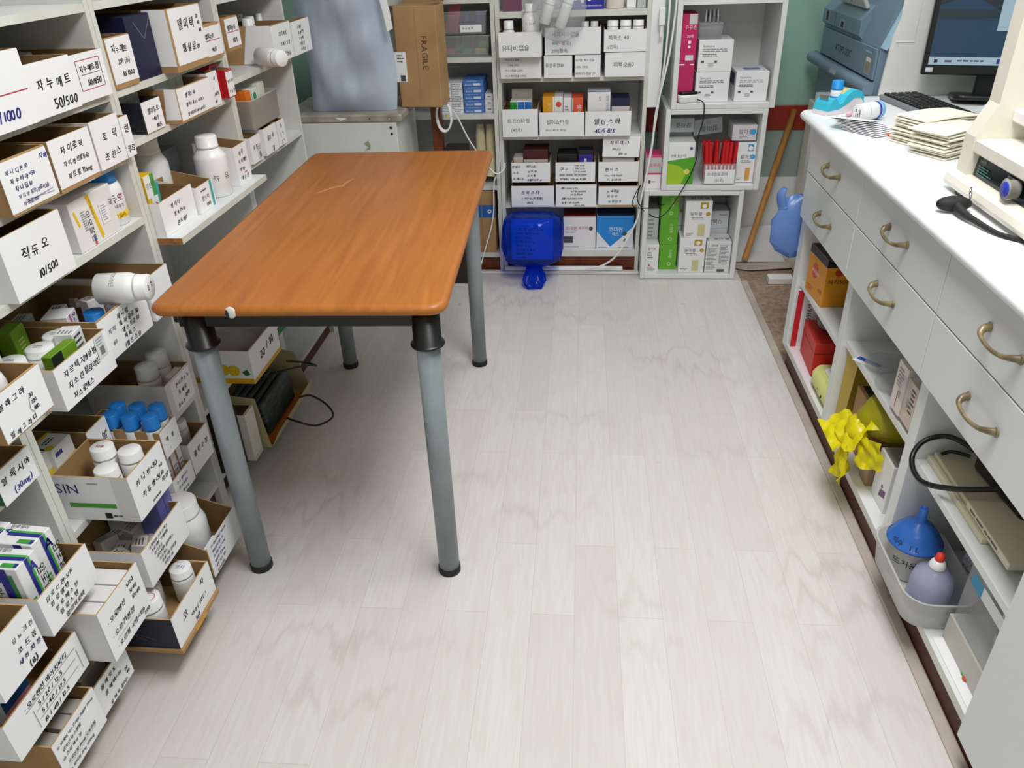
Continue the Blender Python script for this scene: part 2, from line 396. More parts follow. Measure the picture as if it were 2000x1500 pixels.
def tray(fr, s0, s1, d, z0, h, dep, label, ext='paper', ink=(), lab=(0, 0, 1, 1), side=(), hb=None, name='medicine_tray', cat='tray', group=None, drz=0, inner='cardin', rim='cardedge', labk='paper', over=0, rightside=()):
    """open-topped carton with a written paper on its front"""
    w = s1-s0; hb = hb or h; t = .003
    r = thing(name, label, cat, at(fr, s0, d, z0), FR[fr][3]+drz, group)
    mb = MB()
    mb.add([(0, 0, 0), (w, 0, 0), (w, 0, h), (0, 0, h)], [(0, 1, 2, 3)], ext)
    mb.add([(0, dep, 0), (w, dep, 0), (w, dep, hb), (0, dep, hb)], [(3, 2, 1, 0)], ext)
    for x, fl in ((0, 0), (w, 1)):
        f = (0, 1, 2, 3) if fl else (3, 2, 1, 0)
        mb.add([(x, 0, 0), (x, dep, 0), (x, dep, hb), (x, 0, h)], [f], ext)
    mb.add([(0, 0, 0), (w, 0, 0), (w, dep, 0), (0, dep, 0)], [(3, 2, 1, 0)], 'card')
    a = [(t, t), (w-t, t), (w-t, dep-t), (t, dep-t)]; hs = [h, h, hb, hb]; o4 = [(0, 0), (w, 0), (w, dep), (0, dep)]
    mb.add([(*p, t) for p in a], [(0, 1, 2, 3)], inner)
    for i in range(4):
        j = (i+1) % 4
        mb.add([(*a[j], t), (*a[i], t), (*a[i], hs[i]), (*a[j], hs[j])], [(0, 1, 2, 3)], inner)
        mb.add([(*o4[i], hs[i]), (*o4[j], hs[j]), (*a[j], hs[j]), (*a[i], hs[i])], [(0, 1, 2, 3)], rim)
    if side: deco(mb, (0, dep, 0), (0, -1, 0), (0, 0, 1), dep, hb, side)
    if rightside: deco(mb, (w, 0, 0), (0, 1, 0), (0, 0, 1), dep, hb, rightside)
    mb.build('carton_shell', r)
    if ink:
        u0, v0, u1, v1 = lab; L = MB()
        L.box(u0*w, u1*w, -.0009, -.0001, v0*h, v1*h, labk)
        deco(L, (u0*w, -.0009, v0*h), (1, 0, 0), (0, 0, 1), (u1-u0)*w, (v1-v0)*h, ink)
        L.build('paper_label', r)
    return r
def carton(fr, s0, d, z0, w, dep, h, label, k='board', de=None, name='medicine_carton', cat='carton', group=None, drz=0, rot=None, b=.0012, top=None):
    """closed printed carton: one mesh"""
    mb = MB(); mb.box(0, w, 0, dep, 0, h, k, b)
    if top: mb.quad((b, b, h+.0003), (w-b, b, h+.0003), (w-b, dep-b, h+.0003), (b, dep-b, h+.0003), top)
    F = faces(w, dep, h)
    for f, items in (de or {}).items(): deco(mb, *F[f], items)
    o = mb.build(name); o.location = at(fr, s0, d, z0)
    o.rotation_euler = (rot[0], rot[1], FR[fr][3]+rot[2]) if rot else (0, 0, FR[fr][3]+drz)
    return tag(o, label, cat, group)
def bottle(loc, r, h, label, cap='pill', rot=(0, 0, 0), capr=.7, caph=.2, body='pill', group=None, name='pill_bottle', cat='bottle', band=None, ink=(), capink=(), shoulder=.12, ribs=True):
    """round bottle with a screw cap; the print sits on the body"""
    o = thing(name, label, cat, loc, group=group, rot=rot); hb = h*(1-caph); cr = r*capr; n = 24
    mb = MB(); mb.lathe([(0, 0), (r*.9, 0), (r, r*.1), (r, hb-shoulder*h-r*.12), (r*.97, hb-shoulder*h), (cr*1.02, hb-.02*h), (cr*.9, hb), (cr*.9, hb+.02*h)], body, n=n)
    if band:
        for z0, z1, k in band: mb.lathe([(r*1.004, z0*h), (r*1.006, z0*h+.0004), (r*1.006, z1*h), (r*1.004, z1*h)], k, n=n)
    for st, a0, z, sz, k in ink:    # text wrapped round the body, a0 = angle of its middle
        x = -.45*len(st)
        for ch in st:
            if ch != ' ':
                v, f, w = glyph(ch); pts = []
                for px, py in v:
                    a = a0+(x+px)*sz/r; q = r*1.012; pts.append((q*math.cos(a), q*math.sin(a), z*h+py*sz))
                mb.add(pts, f, k)
            x += .92 if ord(ch) > 0x1100 else .6
    mb.build('bottle_body', o)
    c = MB(); z = hb+.004*h
    c.lathe([(cr*.9, z), (cr, z), (cr, z+caph*h*.18), (cr*.97, z+caph*h*.2), (cr*.97, h-r*.06), (cr*.9, h), (0, h)], cap, n=n)
    if capink: deco(c, (-cr, -cr, h), (1, 0, 0), (0, 1, 0), 2*cr, 2*cr, capink)
    c.build('cap', o)
    return o
# ---------------------------------------------------------------- the room
XL, XR, YB, YF, ZC = -1.30, 1.85, 3.52, -1.6, 2.42
m = MB(); m.box(XL, .69, YF, YB, -.03, 0, 'floor'); struct('floor', m)
m = MB(); m.box(.69, XR, YF, YB, -.04, -.008, 'terrazzo'); struct('floor', m)
m = MB(); m.box(XL-.06, XR+.06, YF-.06, YB+.06, ZC, ZC+.05, 'ceil'); struct('ceiling', m)
m = MB(); m.box(XL-.06, XL, YF, YB, -.04, ZC, 'wallwhite'); struct('wall_left', m)
m = MB(); m.box(XR, XR+.06, YF, YB, -.04, ZC, 'wallgreen'); struct('wall_right', m)
m = MB(); m.box(XL-.06, XR+.06, YB, YB+.06, -.04, ZC, 'wallgreen'); struct('wall_back', m)
m = MB(); m.box(XL-.06, XR+.06, YF-.06, YF, -.04, ZC, 'wallwhite'); struct('wall_front', m)
m = MB(); m.box(.2, XR, YB-.014, YB, .545, .645, 'redband', .002); struct('trim_1', m)
m = MB(); m.box(.2, XR, YB-.006, YB, .34, .545, 'walldado'); struct('trim_2', m)
m = MB(); m.box(.2, XR, YB-.01, YB, .03, .34, 'wallwhite'); m.box(.2, XR, YB-.012, YB, -.008, .03, 'gap'); struct('baseboard_back', m)
m = MB(); m.add([(.688, .2, 0), (.692, .2, .009), (.712, .2, .009), (.714, .2, -.008)], [(0, 1, 2, 3)], 'trimb')
m.box(.688, .714, .2, 3.13, -.008, .008, 'trimb', .003); struct('trim_3', m)
m = MB(); m.box(-.93, .262, 3.205, 3.238, 0, .013, 'edge', .005); struct('trim_4', m)
# ---------------------------------------------------------------- left wall shelving
def left_unit(s0, s1, levels, label, deep=None):
    r = thing('shelf_unit', label, 'shelving', at('L', s0, 0, 0), FR['L'][3], 'white shelf units along the long wall')
    w = s1-s0; D = .30; t = .015
    for x in (0.0005, w-t-.0005):
        m = MB(); m.box(x, x+t, 0, D, .0, 1.95, 'lamold'); m.quad((x, -.0004, 0), (x+t, -.0004, 0), (x+t, -.0004, 1.95), (x, -.0004, 1.95), 'edge')
        for q in range(9):
            if (q*7+int(s0*10)) % 3: continue
            deco(m, (x+t if x < .1 else x, .02, .3+.09*q), (0, 1, 0) if x < .1 else (0, 1, 0), (0, 0, 1), .3, .3, [])
        m.build('side_panel', r)
    m = MB(); m.box(t+.001, w-t-.001, D-.006, D, .06, 1.95, 'lamold')
    for hx, hz in ((.06, .62), (.19, .60), (.33, .55), (.45, .57), (.12, .46), (.3, .69)):
        if hx < w-.04: deco(m, (hx, D-.006, hz), (1, 0, 0), (0, 0, 1), 1, 1, [('c', 0, 0, .004, 'gap')], .0006)
    m.build('back_panel', r)
    m = MB(); m.box(t+.001, w-t-.001, .018, .033, 0, .058, 'plinth'); m.build('plinth', r)
    for z in levels:
        f = 0.0 if not (deep and abs(z-deep[0]) < .001) else -deep[1]
        m = MB(); a, b_ = (t+.001, w-t-.001)
        m.box(a, b_, f, D-.007, z-.015, z, 'lam'); m.quad((a, f-.0004, z-.015), (b_, f-.0004, z-.015), (b_, f-.0004, z), (a, f-.0004, z), 'edge')
        if f < 0:
            for x, fl in ((a-.0004, 1), (b_+.0004, 0)): m.add([(x, f, z-.0145), (x, .0, z-.0145), (x, .0, z-.001), (x, f, z-.001)], [(3, 2, 1, 0) if fl else (0, 1, 2, 3)], 'chip')
        m.build('shelf', r)
    return r
left_unit(-1.50, -.939, (.075, .21, .35, .525, .665, .787, .945, 1.07, 1.235, 1.5), 'white shelf unit nearest the camera, cut by the photo edge')
left_unit(-.939, -.394, (.075, .21, .35, .605, .81, .945, 1.07, 1.235, 1.5), 'white shelf unit beside the front table corner, second from the camera')
left_unit(-.394, .158, (.075, .28, .75, .965, 1.07, 1.235, 1.5), 'white shelf unit with one shelf pulled out past its posts, chipboard end showing', (.75, .06))
left_unit(.158, .645, (.075, .28, .765, 1.0, 1.2, 1.5), 'white shelf unit at the far end of the long wall, by the steel-topped cabinet')
# ---------------------------------------------------------------- back shelving
def back_unit(x0, x1, levels, label, plin=True):
    r = thing('shelf_unit', label, 'shelving', (x0, 3.24, 0), 0, 'white open shelf units on the far wall')
    w = x1-x0; D = .265; t = .016
    for x in (.0005, w-t-.0005):
        m = MB(); m.box(x, x+t, 0, D, .0, 1.75, 'lamold'); m.quad((x, -.0004, 0), (x+t, -.0004, 0), (x+t, -.0004, 1.75), (x, -.0004, 1.75), 'edge'); m.build('side_panel', r)
    m = MB(); m.box(t+.001, w-t-.001, D-.005, D, .08, 1.75, 'lamold'); m.build('back_panel', r)
    if plin: m = MB(); m.box(t+.001, w-t-.001, .012, .027, 0, .072, 'brown'); m.build('plinth', r)
    for z, tt in levels:
        m = MB(); m.box(t+.001, w-t-.001, 0, D-.006, z-tt, z, 'lam'); m.quad((t+.001, -.0004, z-tt), (w-t-.001, -.0004, z-tt), (w-t-.001, -.0004, z), (t+.001, -.0004, z), 'edge'); m.build('shelf', r)
    return r
back_unit(-.334, .258, ((.102, .028), (.305, .012), (.597, .018), (.82, .018), (1.055, .022), (1.3, .02)), 'white open shelf unit full of labelled boxes, beside the white wall cubes')
back_unit(-.93, -.335, ((.09, .02), (.39, .018), (.684, .02), (.897, .018), (1.108, .02)), 'white shelf unit half hidden behind the cardboard box and wooden post')
def cube(x0, x1, z0, z1, label):
    r = thing('storage_cube', label, 'shelf cube', (x0, 3.16, z0), 0, 'white open-fronted cubes'); w = x1-x0; h = z1-z0; D = .30; t = .019
    for n_, b_ in (('side_panel', (0, t, 0, h)), ('side_panel', (w-t, w, 0, h)), ('top_panel', (t+.0005, w-t-.0005, h-t, h)), ('bottom_panel', (t+.0005, w-t-.0005, 0, t))):
        m = MB(); m.box(b_[0], b_[1], 0, D, b_[2], b_[3], 'lam', .0008); m.build(n_, r)
    m = MB(); m.box(t, w-t, D-.005, D, t, h-t, 'lam'); m.build('back_panel', r)
cube(.345, .735, .706, 1.088, 'top white open cube holding white and magenta cartons')
cube(.328, .715, .388, .705, 'middle white open cube holding the red stick packs')
cube(.262, .662, .002, .386, 'bottom white open cube standing on the floor with green cartons')
# ---------------------------------------------------------------- table
T = thing('work_table', 'orange wood-topped work table on grey tube legs with black collars', 'table', (-.563, 1.918, 0), .02307)
m = MB(); m.rr(-.296, .296, -.597, .597, .035, [(.6955, .012), (.699, .004), (.7045, 0), (.711, 0), (.7165, .004), (.72, .012)], 'wood', n=5)
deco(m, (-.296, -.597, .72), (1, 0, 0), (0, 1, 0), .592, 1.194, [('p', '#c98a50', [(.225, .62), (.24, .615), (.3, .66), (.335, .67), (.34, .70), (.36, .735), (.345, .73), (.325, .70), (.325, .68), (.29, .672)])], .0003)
m.build('tabletop', T)
m = MB(); ellip(-.125, -.5955, .708, .011, .0035, .0125, '#e8e6e0', m); ellip(-.131, -.5965, .706, .005, .003, .009, '#2c2722', m); m.build('edge_chip', T, 'pale broken chip in the front edge')
for x0, x1, y0, y1 in ((-.25, .25, -.57, -.55), (-.25, .25, .54, .56), (-.27, -.25, -.55, .54), (.25, .27, -.55, .54)):
    m = MB(); m.box(x0, x1, y0, y1, .664, .6945, 'blkmetal', .002); m.build('apron_rail', T, 'black steel apron rail')
for lx, ly in ((.2482, -.5546), (-.2172, -.5546), (.227, .4674), (-.235, .4523)):
    L = thing('x', '', '', (lx, ly, 0)); del L['label'], L['category']; bpy.data.objects.remove(L)
    m = MB(); m.lathe([(0, .018), (.0245, .018), (.0245, .664), (0, .664)], 'leg', n=28); g = m.build('leg', T, None, (lx, ly, 0))
    m = MB(); m.lathe([(.0252, .617), (.034, .617), (.0352, .6195), (.034, .622), (.0285, .6235), (.0285, .6943), (0, .6943)], 'blkmetal', n=28)
    m.lathe([(.0252, .617), (.0252, .622), (.0285, .6235)], 'blkmetal', n=28); m.build('collar', g, 'black leg collar')
    m = MB(); m.lathe([(0, 0), (.0255, 0), (.0265, .002), (.0265, .017), (.0248, .0185), (.0246, .0185)], 'rub', n=28); m.build('foot', g, 'black rubber foot')
# ---------------------------------------------------------------- counter
XC = .703
def handle(mb, yc, z, half=.055):
    """arched pull with flared ends, in unit coordinates x = along, y = depth"""
    p = [(yc-half, -.001, z+.008), (yc-half+.004, -.013, z+.006), (yc-half+.016, -.021, z), (yc, -.024, z-.003), (yc+half-.024, -.019, z-.001), (yc+half-.008, -.011, z+.004), (yc+half, -.001, z+.006)]
    rr_ = [.0078, .0072, .0042, .0034, .0042, .0058, .0075]
    mb.tube([(*a, b) for a, b in zip(p, rr_)], .004, 'brass', n=10, sub=5)
    for q in (p[0], p[-1]): ellip(q[0], -.002, q[2], .0085, .003, .0095, 'brass', mb, 10)
def counter_unit(y0, y1, shelf, label, drawers=True, door=False, endp=0):
    """y0 > y1: from the viewer's left to right when facing the counter"""
    w = y0-y1; D = .60; t = .018
    r = thing('counter_cabinet', label, 'cabinet', (XC, y0, 0), -PI/2, 'white cabinets under the worktop')
    for x in (0, w-t):
        tt = t+(endp if x == 0 else 0)
        m = MB(); m.box(x-(endp if x == 0 else 0), x+t, 0, D, .07, .797, 'lam', .0008); m.build('side_panel', r)
    m = MB(); m.box(t+.0005, w-t-.0005, 0, D, .07, .09, 'lam', .0008); m.quad((t+.0005, -.0004, .07), (w-t, -.0004, .07), (w-t, -.0004, .089), (t+.0005, -.0004, .089), 'edge'); m.build('bottom_panel', r)
    m = MB(); m.box(t+.0005, w-t-.0005, D-.006, D, .09, .797, 'lamold'); m.build('back_panel', r)
    m = MB(); m.box(0, w, .012, .027, -.006, .0695, 'plinth'); m.build('plinth', r)
    if shelf: m = MB(); m.box(t+.0005, w-t-.0005, .012, D-.007, shelf-.018, shelf, 'lam', .0008); m.build('shelf', r)
    if drawers:
        for z0, z1 in ((.531, .6685), (.6715, .799)):
            m = MB(); m.box(.0012-(endp if z0 < 0 else 0), w-.0012, -.019, -.001, z0, z1, 'drawer', .0012)
            m.box(t+.002, w-t-.002, -.001, .45, z0+.02, z1-.02, 'lam')
            d = m.build('drawer', r)
            h = MB(); h.M = Matrix.Translation((0, -.019, 0)); handle(h, w*.52, (z0+z1)/2-.004); h.build('handle', d, 'antique brass drawer pull')
    if door:
        m = MB(); m.box(.0012, w-.0012, -.02, -.001, .072, .5285, 'drawer', .0012); d = m.build('door', r)
    return r
counter_unit(2.416, 1.926, .32, 'white drawer cabinet at the far end, orange box on its shelf', endp=.032)
counter_unit(1.925, 1.413, .356, 'white drawer cabinet with the yellow bag in its lower bay')
counter_unit(1.412, .934, .342, 'white drawer cabinet with the blue funnel in its lower bay')
counter_unit(.933, .40, None, 'white cabinet with a closed door in the bottom corner of the photo', door=True)
m = MB(); prof = []
for i in range(9):
    a = -PI/2+PI*i/8; prof.append((.683-.021*math.cos(a)-.0, .8155+.0155*math.sin(a)))
prof = [(1.32, .80)]+[(p[0], p[1]) for p in prof]+[(1.32, .831)]
n_ = len(prof); ya, yb = 2.505, .2
vs = [(p[0], ya, p[1]) for p in prof]+[(p[0], yb, p[1]) for p in prof]
m.add(vs, [(i, (i+1) % n_, n_+(i+1) % n_, n_+i) for i in range(n_)], 'ctop', True)
m.add(vs, [tuple(range(n_)), tuple(reversed(range(n_, 2*n_)))], 'ctop')
o = m.build('worktop'); tag(o, 'long white worktop with rounded nose over the drawer cabinets', 'worktop')
o.data.polygons.foreach_set('use_smooth', [1 <= i <= 8 for i in range(len(o.data.polygons))])
# ---------------------------------------------------------------- left wall: written trays, row by row from the top
RT, RO, RU = 'trays of the upper row', 'trays of the middle rows', 'trays of the lower rows'
def box(fr, s0, d, z0, w, dep, h, label, k='board', de=None, **a): return carton(fr, s0, d, z0, w, dep, h, label, k, de, **a)
# row z 1.075
tray('L', -.86, -.672, .026, 1.0705, .119, .26, 'white tray marked 1000 in blue with a red underline, at the photo edge', ink=[('t', '자누메트', .12, .62, .17, 'K', 'h'), ('r', .05, .46, .97, .475, 'R'), ('t', '100/1000', .30, .14, .2, 'B', 'h')])
tray('L', -.668, -.535, .021, 1.0705, .09, .26, 'white tray marked 50/500 in thin black pen, top row', ink=H(('자 누 메 트', .16, .50, .24), ('50/500', .40, .10, .27)))
tray('L', -.532, -.412, .012, 1.0705, .085, .26, 'white tray with a red-framed 50/850 card, top row', ink=[('l', .2, .86, .86, .86, .0012, 'R'), ('l', .2, .24, .86, .24, .0012, 'R'), ('l', .2, .24, .2, .86, .0012, 'N'), ('l', .86, .24, .86, .86, .0012, 'N'), ('l', .28, .56, .80, .56, .0008, 'K')]+H(('자누메트정', .25, .63, .17), ('50/850', .38, .32, .19)))
tray('L', -.378, -.285, .004, 1.0705, .098, .26, 'cardboard tray marked XR 10/1000 on white paper, top row', ext='card', lab=(0, .1, 1, .98), ink=H(('자누메트', .14, .68, .19), ('XR (in)', .28, .42, .17), ('10/1000', .34, .14, .17)))
tray('L', -.170, -.004, .036, 1.0705, .132, .27, 'large brown cardboard tray with folded white paper written in two lines', ext='card', lab=(.06, .1, 1, .99), hb=.132, side=[('p', 'paper', [(.70, .12), (1, .1), (1, .99), (.8, 1)]), ('f', .55, .04, .72, .16, 3, '#8a6b45')], ink=H(('텔 미 텍', .2, .63, .2), ('20', .80, .76, .1), ('40', .82, .64, .1), ('80', .84, .50, .1), ('템 실 로 m', .2, .22, .17)))
tray('L', .0, .098, .028, 1.0705, .082, .25, 'tray with a 40/5 card underlined in red', ext='card', lab=(0, .1, 1, .92), ink=[('r', .06, .52, .95, .545, 'R')]+H(('텔미누보', .08, .60, .22), ('40/5', .36, .15, .22)))
tray('L', .100, .139, .012, 1.0705, .078, .25, 'narrow tray behind the 40/5 card with a 40/5 slip of its own', ext='card', lab=(0, .1, 1, .95), ink=H(('누보', .05, .6, .2), ('/5', .4, .2, .2)))
tray('L', .178, .262, .010, 1.0705, .082, .25, 'tray with an 80/5 card underlined in red', ext='card', lab=(0, .1, 1, .95), ink=[('r', .06, .52, .95, .545, 'R')]+H(('텔미누보', .08, .60, .22), ('80/5', .36, .15, .24)))
box('L', -.281, .0, 1.0705, .105, .2, .128, 'dark navy carton standing behind the large cardboard tray', '#15163a', {'f': [('l', .3, .9, .6, .62, .0012, 'g'), ('l', .6, .62, .95, .92, .0012, 'g')]})
bx = [tray('L', .30+.0, .40, -.06, 1.2005, .1, .2, 'black and gold carton lying on the upper far shelf', ext='#191713', hb=.1, inner='dark', lab=(.3, .2, .95, .6), ink=[('t', 'Bar', .05, .25, .6, '#c8a322')], labk='#191713', name='display_box', cat='box')]
# bottles of the top row
bottle(at('L', -.60, -.19, 1.1085), .033, .105, 'white bottle with a blue cap lying on its side in the top row', 'bcap', rot=(0, PI/2, -.25), caph=.3, capr=.93, capink=[('f', .35, .2, .8, .45, 3, 'N')])
bottle(at('L', -.575, -.045, 1.1055), .031, .085, 'white bottle with a light blue cap inside the 50/500 tray', 'bcap', rot=(0, -PI/2, 1.3), caph=.3, capr=.93)
box('L', -.46, -.12, 1.0745, .04, .08, .075, 'small white carton behind the framed card tray', rot=(0, -.1, .1))
box('L', -.40+.028, -.16, 1.0745, .045, .08, .10, 'small white carton standing in the XR tray', rot=(0, .0, -.1))
# row z .965 / .95
tray('L', -.816, -.69, .031, .9455, .09, .25, 'white tray with a five-line list in navy ink and a blue note', ext='card', lab=(-.02, .05, 1, .97), ink=H(('자 나 디 핀 10', .1, .74, .12, 'N'), ('자매', .82, .80, .15, 'B'), ('자 누 비 아 <50', .14, .57, .12, 'N'), ('자 니 딥 10', .18, .40, .12, 'N'), ('자 디 앙 듀오(성료아님)', .2, .24, .1, 'N'), ('자 프로-150', .24, .08, .1, 'N'))+[('l', .3, .12, .9, .17, .0007, 'N'), ('l', .3, .17, .9, .1, .0007, 'N')])
tray('L', -.686, -.56, .034, .9455, .092, .25, 'white tray with three bold black lines, cardboard showing below its paper', ext='card', lab=(0, .08, 1, 1), ink=H(('자 이 로 릭', .22, .68, .18), ('자 이 렙 선별등급', .2, .41, .13), ('자 트 랄 정5mg', .22, .14, .14)))
tray('L', -.535, -.436, .021, .9455, .092, .25, 'white tray with two short names in two spaced lines, left of a post', ink=H(('조   믹', .3, .58, .2), ('조 인 스', .22, .18, .19)))
tray('L', -.432, -.398, .0206, .9455, .08, .02, 'narrow white tray squeezed against the shelf post', ink=H(('린', .25, .62, .24), ('푸르', .05, .15, .22)))
box('L', -.53, -.10, .9495, .05, .08, .10, 'small grey carton with a red edge behind the two-name tray', '#b8b4ae', {'f': [('r', .84, 0, 1, 1, '#d23040'), ('f', .1, .1, .7, .9, 8, 'g')]})
tray('L', -.312, -.225, .003, .9655, .066, .24, 'navy tray with a small white card listing 40/5 and 80/5', ext='#14151f', inner='dark', rim='#14151f', lab=(.06, .0, 1, .98), ink=H(('텔미듀오', .22, .60, .22), ('<40/5', .36, .33, .19), ('80/5', .52, .08, .19)))
tray('L', -.205, -.03, .035, .9655, .075, .27, 'cardboard tray marked 40 with a three-line card, below the large brown one', ext='card', lab=(.02, .06, 1, .98), side=[('p', 'paper', [(.86, .1), (1, .1), (1, 1), (.9, 1)])], ink=H(('텔 미스 40', .2, .68, .17), ('텔 미스 플러스 40/12.5', .18, .39, .14), ('텔 미트리오 40/5 80/12.5', .17, .1, .13)))
tray('L', -.022, .036, .026, .9655, .08, .24, 'white-fronted tray half hidden behind the three-line card', ink=H(('-10', .5, .75, .13), ('1', .4, .5, .12), ('(80/5)', .4, .3, .13), ('80', .35, .08, .13)))
for i in range(4): box('L', -.195+.036*i, -.02, .9695, .034, .09, .081, 'small white carton standing in the tray marked 40', de={'t': [('f', .1, .2, .9, .6, 3, 'g')]}, group='white cartons in the tray marked 40')
for i in range(3): box('L', -.305+.025*i, -.04, .9695, .0235, .08, .082, 'small grey carton standing in the navy tray', '#a9a8ab', group='grey cartons in the navy tray')
box('L', .046, .006, .9655, .05, .12, .088, 'red carton with a torn open top beside a white card', '#b3161f', {'f': [('t', '스', .2, .5, .25, '#f0c8c0'), ('t', '콧', .3, .2, .22, '#f0c8c0'), ('r', .1, .78, .8, .95, '#1c1c40')], 't': [('r', .05, .05, .95, .95, 'cardin')]})
tray('L', .098, .139, .0205, .9655, .07, .14, 'red tray with a two-line white card and red edging', ext='#b3161f', lab=(0, .04, 1, .96), hb=.082, ink=[('r', 0, .96, 1, 1, 'R')]+H(('콴 트 라민', .1, .55, .2), ('콴 트 락', .12, .15, .2)))
tray('L', .43, .592, .032, 1.0005, .106, .26, 'cardboard tray with a crumpled three-line paper at the far shelf end', ext='card', lab=(.0, .0, 1, .98), side=[('p', 'paper', [(.62, .02), (1, 0), (1, 1), (.72, 1)])], ink=H(('크 라 비 트', .36, .68, .14), ('크 레 스 토 정', .38, .42, .13), ('크 목 신 듀', .42, .12, .13)))
tray('L', .598, .768, .034, 1.0005, .098, .0325, 'white tray with five short lines sticking out past the last post', ext='paper', ink=H(('쿠 퍼 린', .3, .76, .12), ('쿠 에 타 핀', .3, .59, .12), ('쿠 아 펙', .32, .42, .12), ('쿠 라 센', .34, .25, .12), ('쿠 라 콘', .34, .08, .12)))
for i, (s, d) in enumerate(((.47, -.05), (.53, -.07))): bottle(at('L', s, d, 1.0045), .024, .12, 'white capped bottle rising from the crumpled-paper tray', group='bottles in the crumpled-paper tray')
for i, (s, d) in enumerate(((.606, -.13), (.61, -.07))): bottle(at('L', s, d, 1.0006), .015, .125, 'slim white capped bottle at the far end of the long shelf row', group='slim bottles at the far shelf end')
bottle(at('L', .40, .0, 1.028), .026, .1, 'white round bottle lying beside the crumpled-paper tray', rot=(PI/2, 0, 1.0), capr=.9, caph=.25)
tray('L', .50, .62, .02, 1.2005, .12, .2, 'clear container of blue-handled tools on the top far shelf', ext='clear', inner='clear', rim='clear', name='clear_container', cat='container')
for i in range(5): m = MB(); m.tube([(0, 0, 0), (.004*(i-2), 0, .14)], .004, '#3f8fa8' if i % 2 else '#2a2c2e', n=6); o = m.build('tool_handle'); o.location = at('L', .525+.018*i, -.03, 1.2045); tag(o, 'thin handle standing in the clear container on the far top shelf', 'tool', 'handles in the clear container')
# row z .81
tray('L', -.866, -.698, .022, .8105, .112, .27, 'big white tray marked 10/500 in bold black', ink=H(('직 듀 오', .24, .56, .2), ('10/500', .38, .18, .19)))
box('L', -.634, -.004, .8105, .145, .2, .099, 'white carton with yellow stripes lying upright beside the blue-capped bottle', '#eceaea', {'f': [('p', '#f0c21a', [(.40, .98), (.47, 1), (.58, .1), (.52, .05)]), ('p', '#f0c21a', [(.05, .8), (.09, .82), (.14, .5), (.1, .48)]), ('t', '메디컬00만.이', .445, .9, .07, 'k', 'v'), ('t', '아모잘탄', .30, .72, .17, 'k', 'v'), ('f', .2, .35, .32, .75, 9, 'g'), ('r', .62, .3, .82, .72, 'paper'), ('f', .65, .34, .8, .68, 7, 'g'), ('t', '국', .86, .58, .16, 'k'), ('r', .33, .1, .37, .18, '#2a6ab4'), ('r', .33, .02, .37, .09, '#e0392c')]}, name='medicine_box')
bottle(at('L', -.452, -.045, .8105), .037, .118, 'white bottle with a blue cap and yellow band on the middle shelf', 'bcap', caph=.24, capr=.86, band=[(.14, .25, '#f2c418')], ink=[('메듀오', -.65, .44, .019, '#252a4a'), ('서방', -.15, .5, .01, 'R'), ('10/1000밀리', -.6, .165, .0105, '#222222'), ('써먼 네우기', -.6, .33, .009, 'K')])
# row z .605
tray('L', -.700, -.52, .023, .6055, .088, .26, 'cardboard tray with a dense five-line list in bold ink and a round pencil mark', ext='card', lab=(0, -.06, 1, .97), ink=H(('제 니 칼', .36, .76, .15), ('제 미 글로 50', .37, .58, .15), ('제 스 프로 10', .38, .41, .14), ('제 퍼 스', .4, .24, .14), ('(젤 잔 즈 5)', .36, .06, .14), ('지/피', .14, .6, .14, 'g'), ('80', .17, .3, .14, 'g')))
tray('L', -.514, -.42, .03, .6055, .10, .26, 'white tray with a plain tall card behind the tabletop corner', ext='paper', ink=H(('지 이 슈 프', .2, .3, .14)))
tray('L', -.884, -.716, .05, .6055, .084, .28, 'long white tray with three neat handwritten lines, left of the dense list', ink=H(('지 르 텍 지셀광범위', .12, .70, .17), ('지 소 린 칠로미란', .13, .42, .17), ('지스로맥스', .16, .13, .17))+[('r', .74, .45, .92, 1.0, 'paperg'), ('f', .77, .75, .9, .95, 3, 'g'), ('r', .8, .52, .88, .72, '#77787c')])
tray('L', -1.075, -.958, .092, .6655, .083, .115, 'white tray marked 30, 120 and 180 in a bracket', ext='card', lab=(0, .03, 1, .98), ink=H(('알 레 그 라', .06, .68, .17), ('30', .62, .52, .13), ('120', .62, .37, .13), ('180', .62, .22, .13), ('알 레 그 라 디', .08, .05, .14))+[('l', .57, .3, .62, .55, .0008, 'K'), ('l', .57, .3, .62, .2, .0008, 'K')])
tray('L', -1.056, -.968, .0215, .5255, .064, .25, 'tray marked 30 mg in blue brackets with a green side', ext='#1c4a2c', lab=(-.02, 0, 1, 1), rightside=[('r', 0, 0, 1, 1, '#1c4a2c')], ink=H(('알 록 시 아', .1, .58, .26), ('(30mg)', .3, .14, .25, 'B')))
tray('L', -1.10, -.958, .03, .7875, .07, .24, 'white tray with a stuck-on barcode tag at the photo edge', ext='paper', ink=[('r', .6, .2, .9, 1.05, 'paperg'), ('f', .63, .7, .87, .95, 3, 'g'), ('r', .7, .3, .84, .5, '#5a5b60')]+H(('프0', .2, .1, .3)))
bottle(at('L', -.60, -.02, .721), .032, .105, 'white bottle lying across the tray beside the post, 11/2 on its cap', rot=(0, PI/2, .12), capr=.86, caph=.24, capink=[('t', '페북', .3, .62, .13, 'K', 'h'), ('t', '11/2', .32, .3, .16, 'K', 'h')], ink=[('세프라딘', -2.7, .35, .011, 'g')])
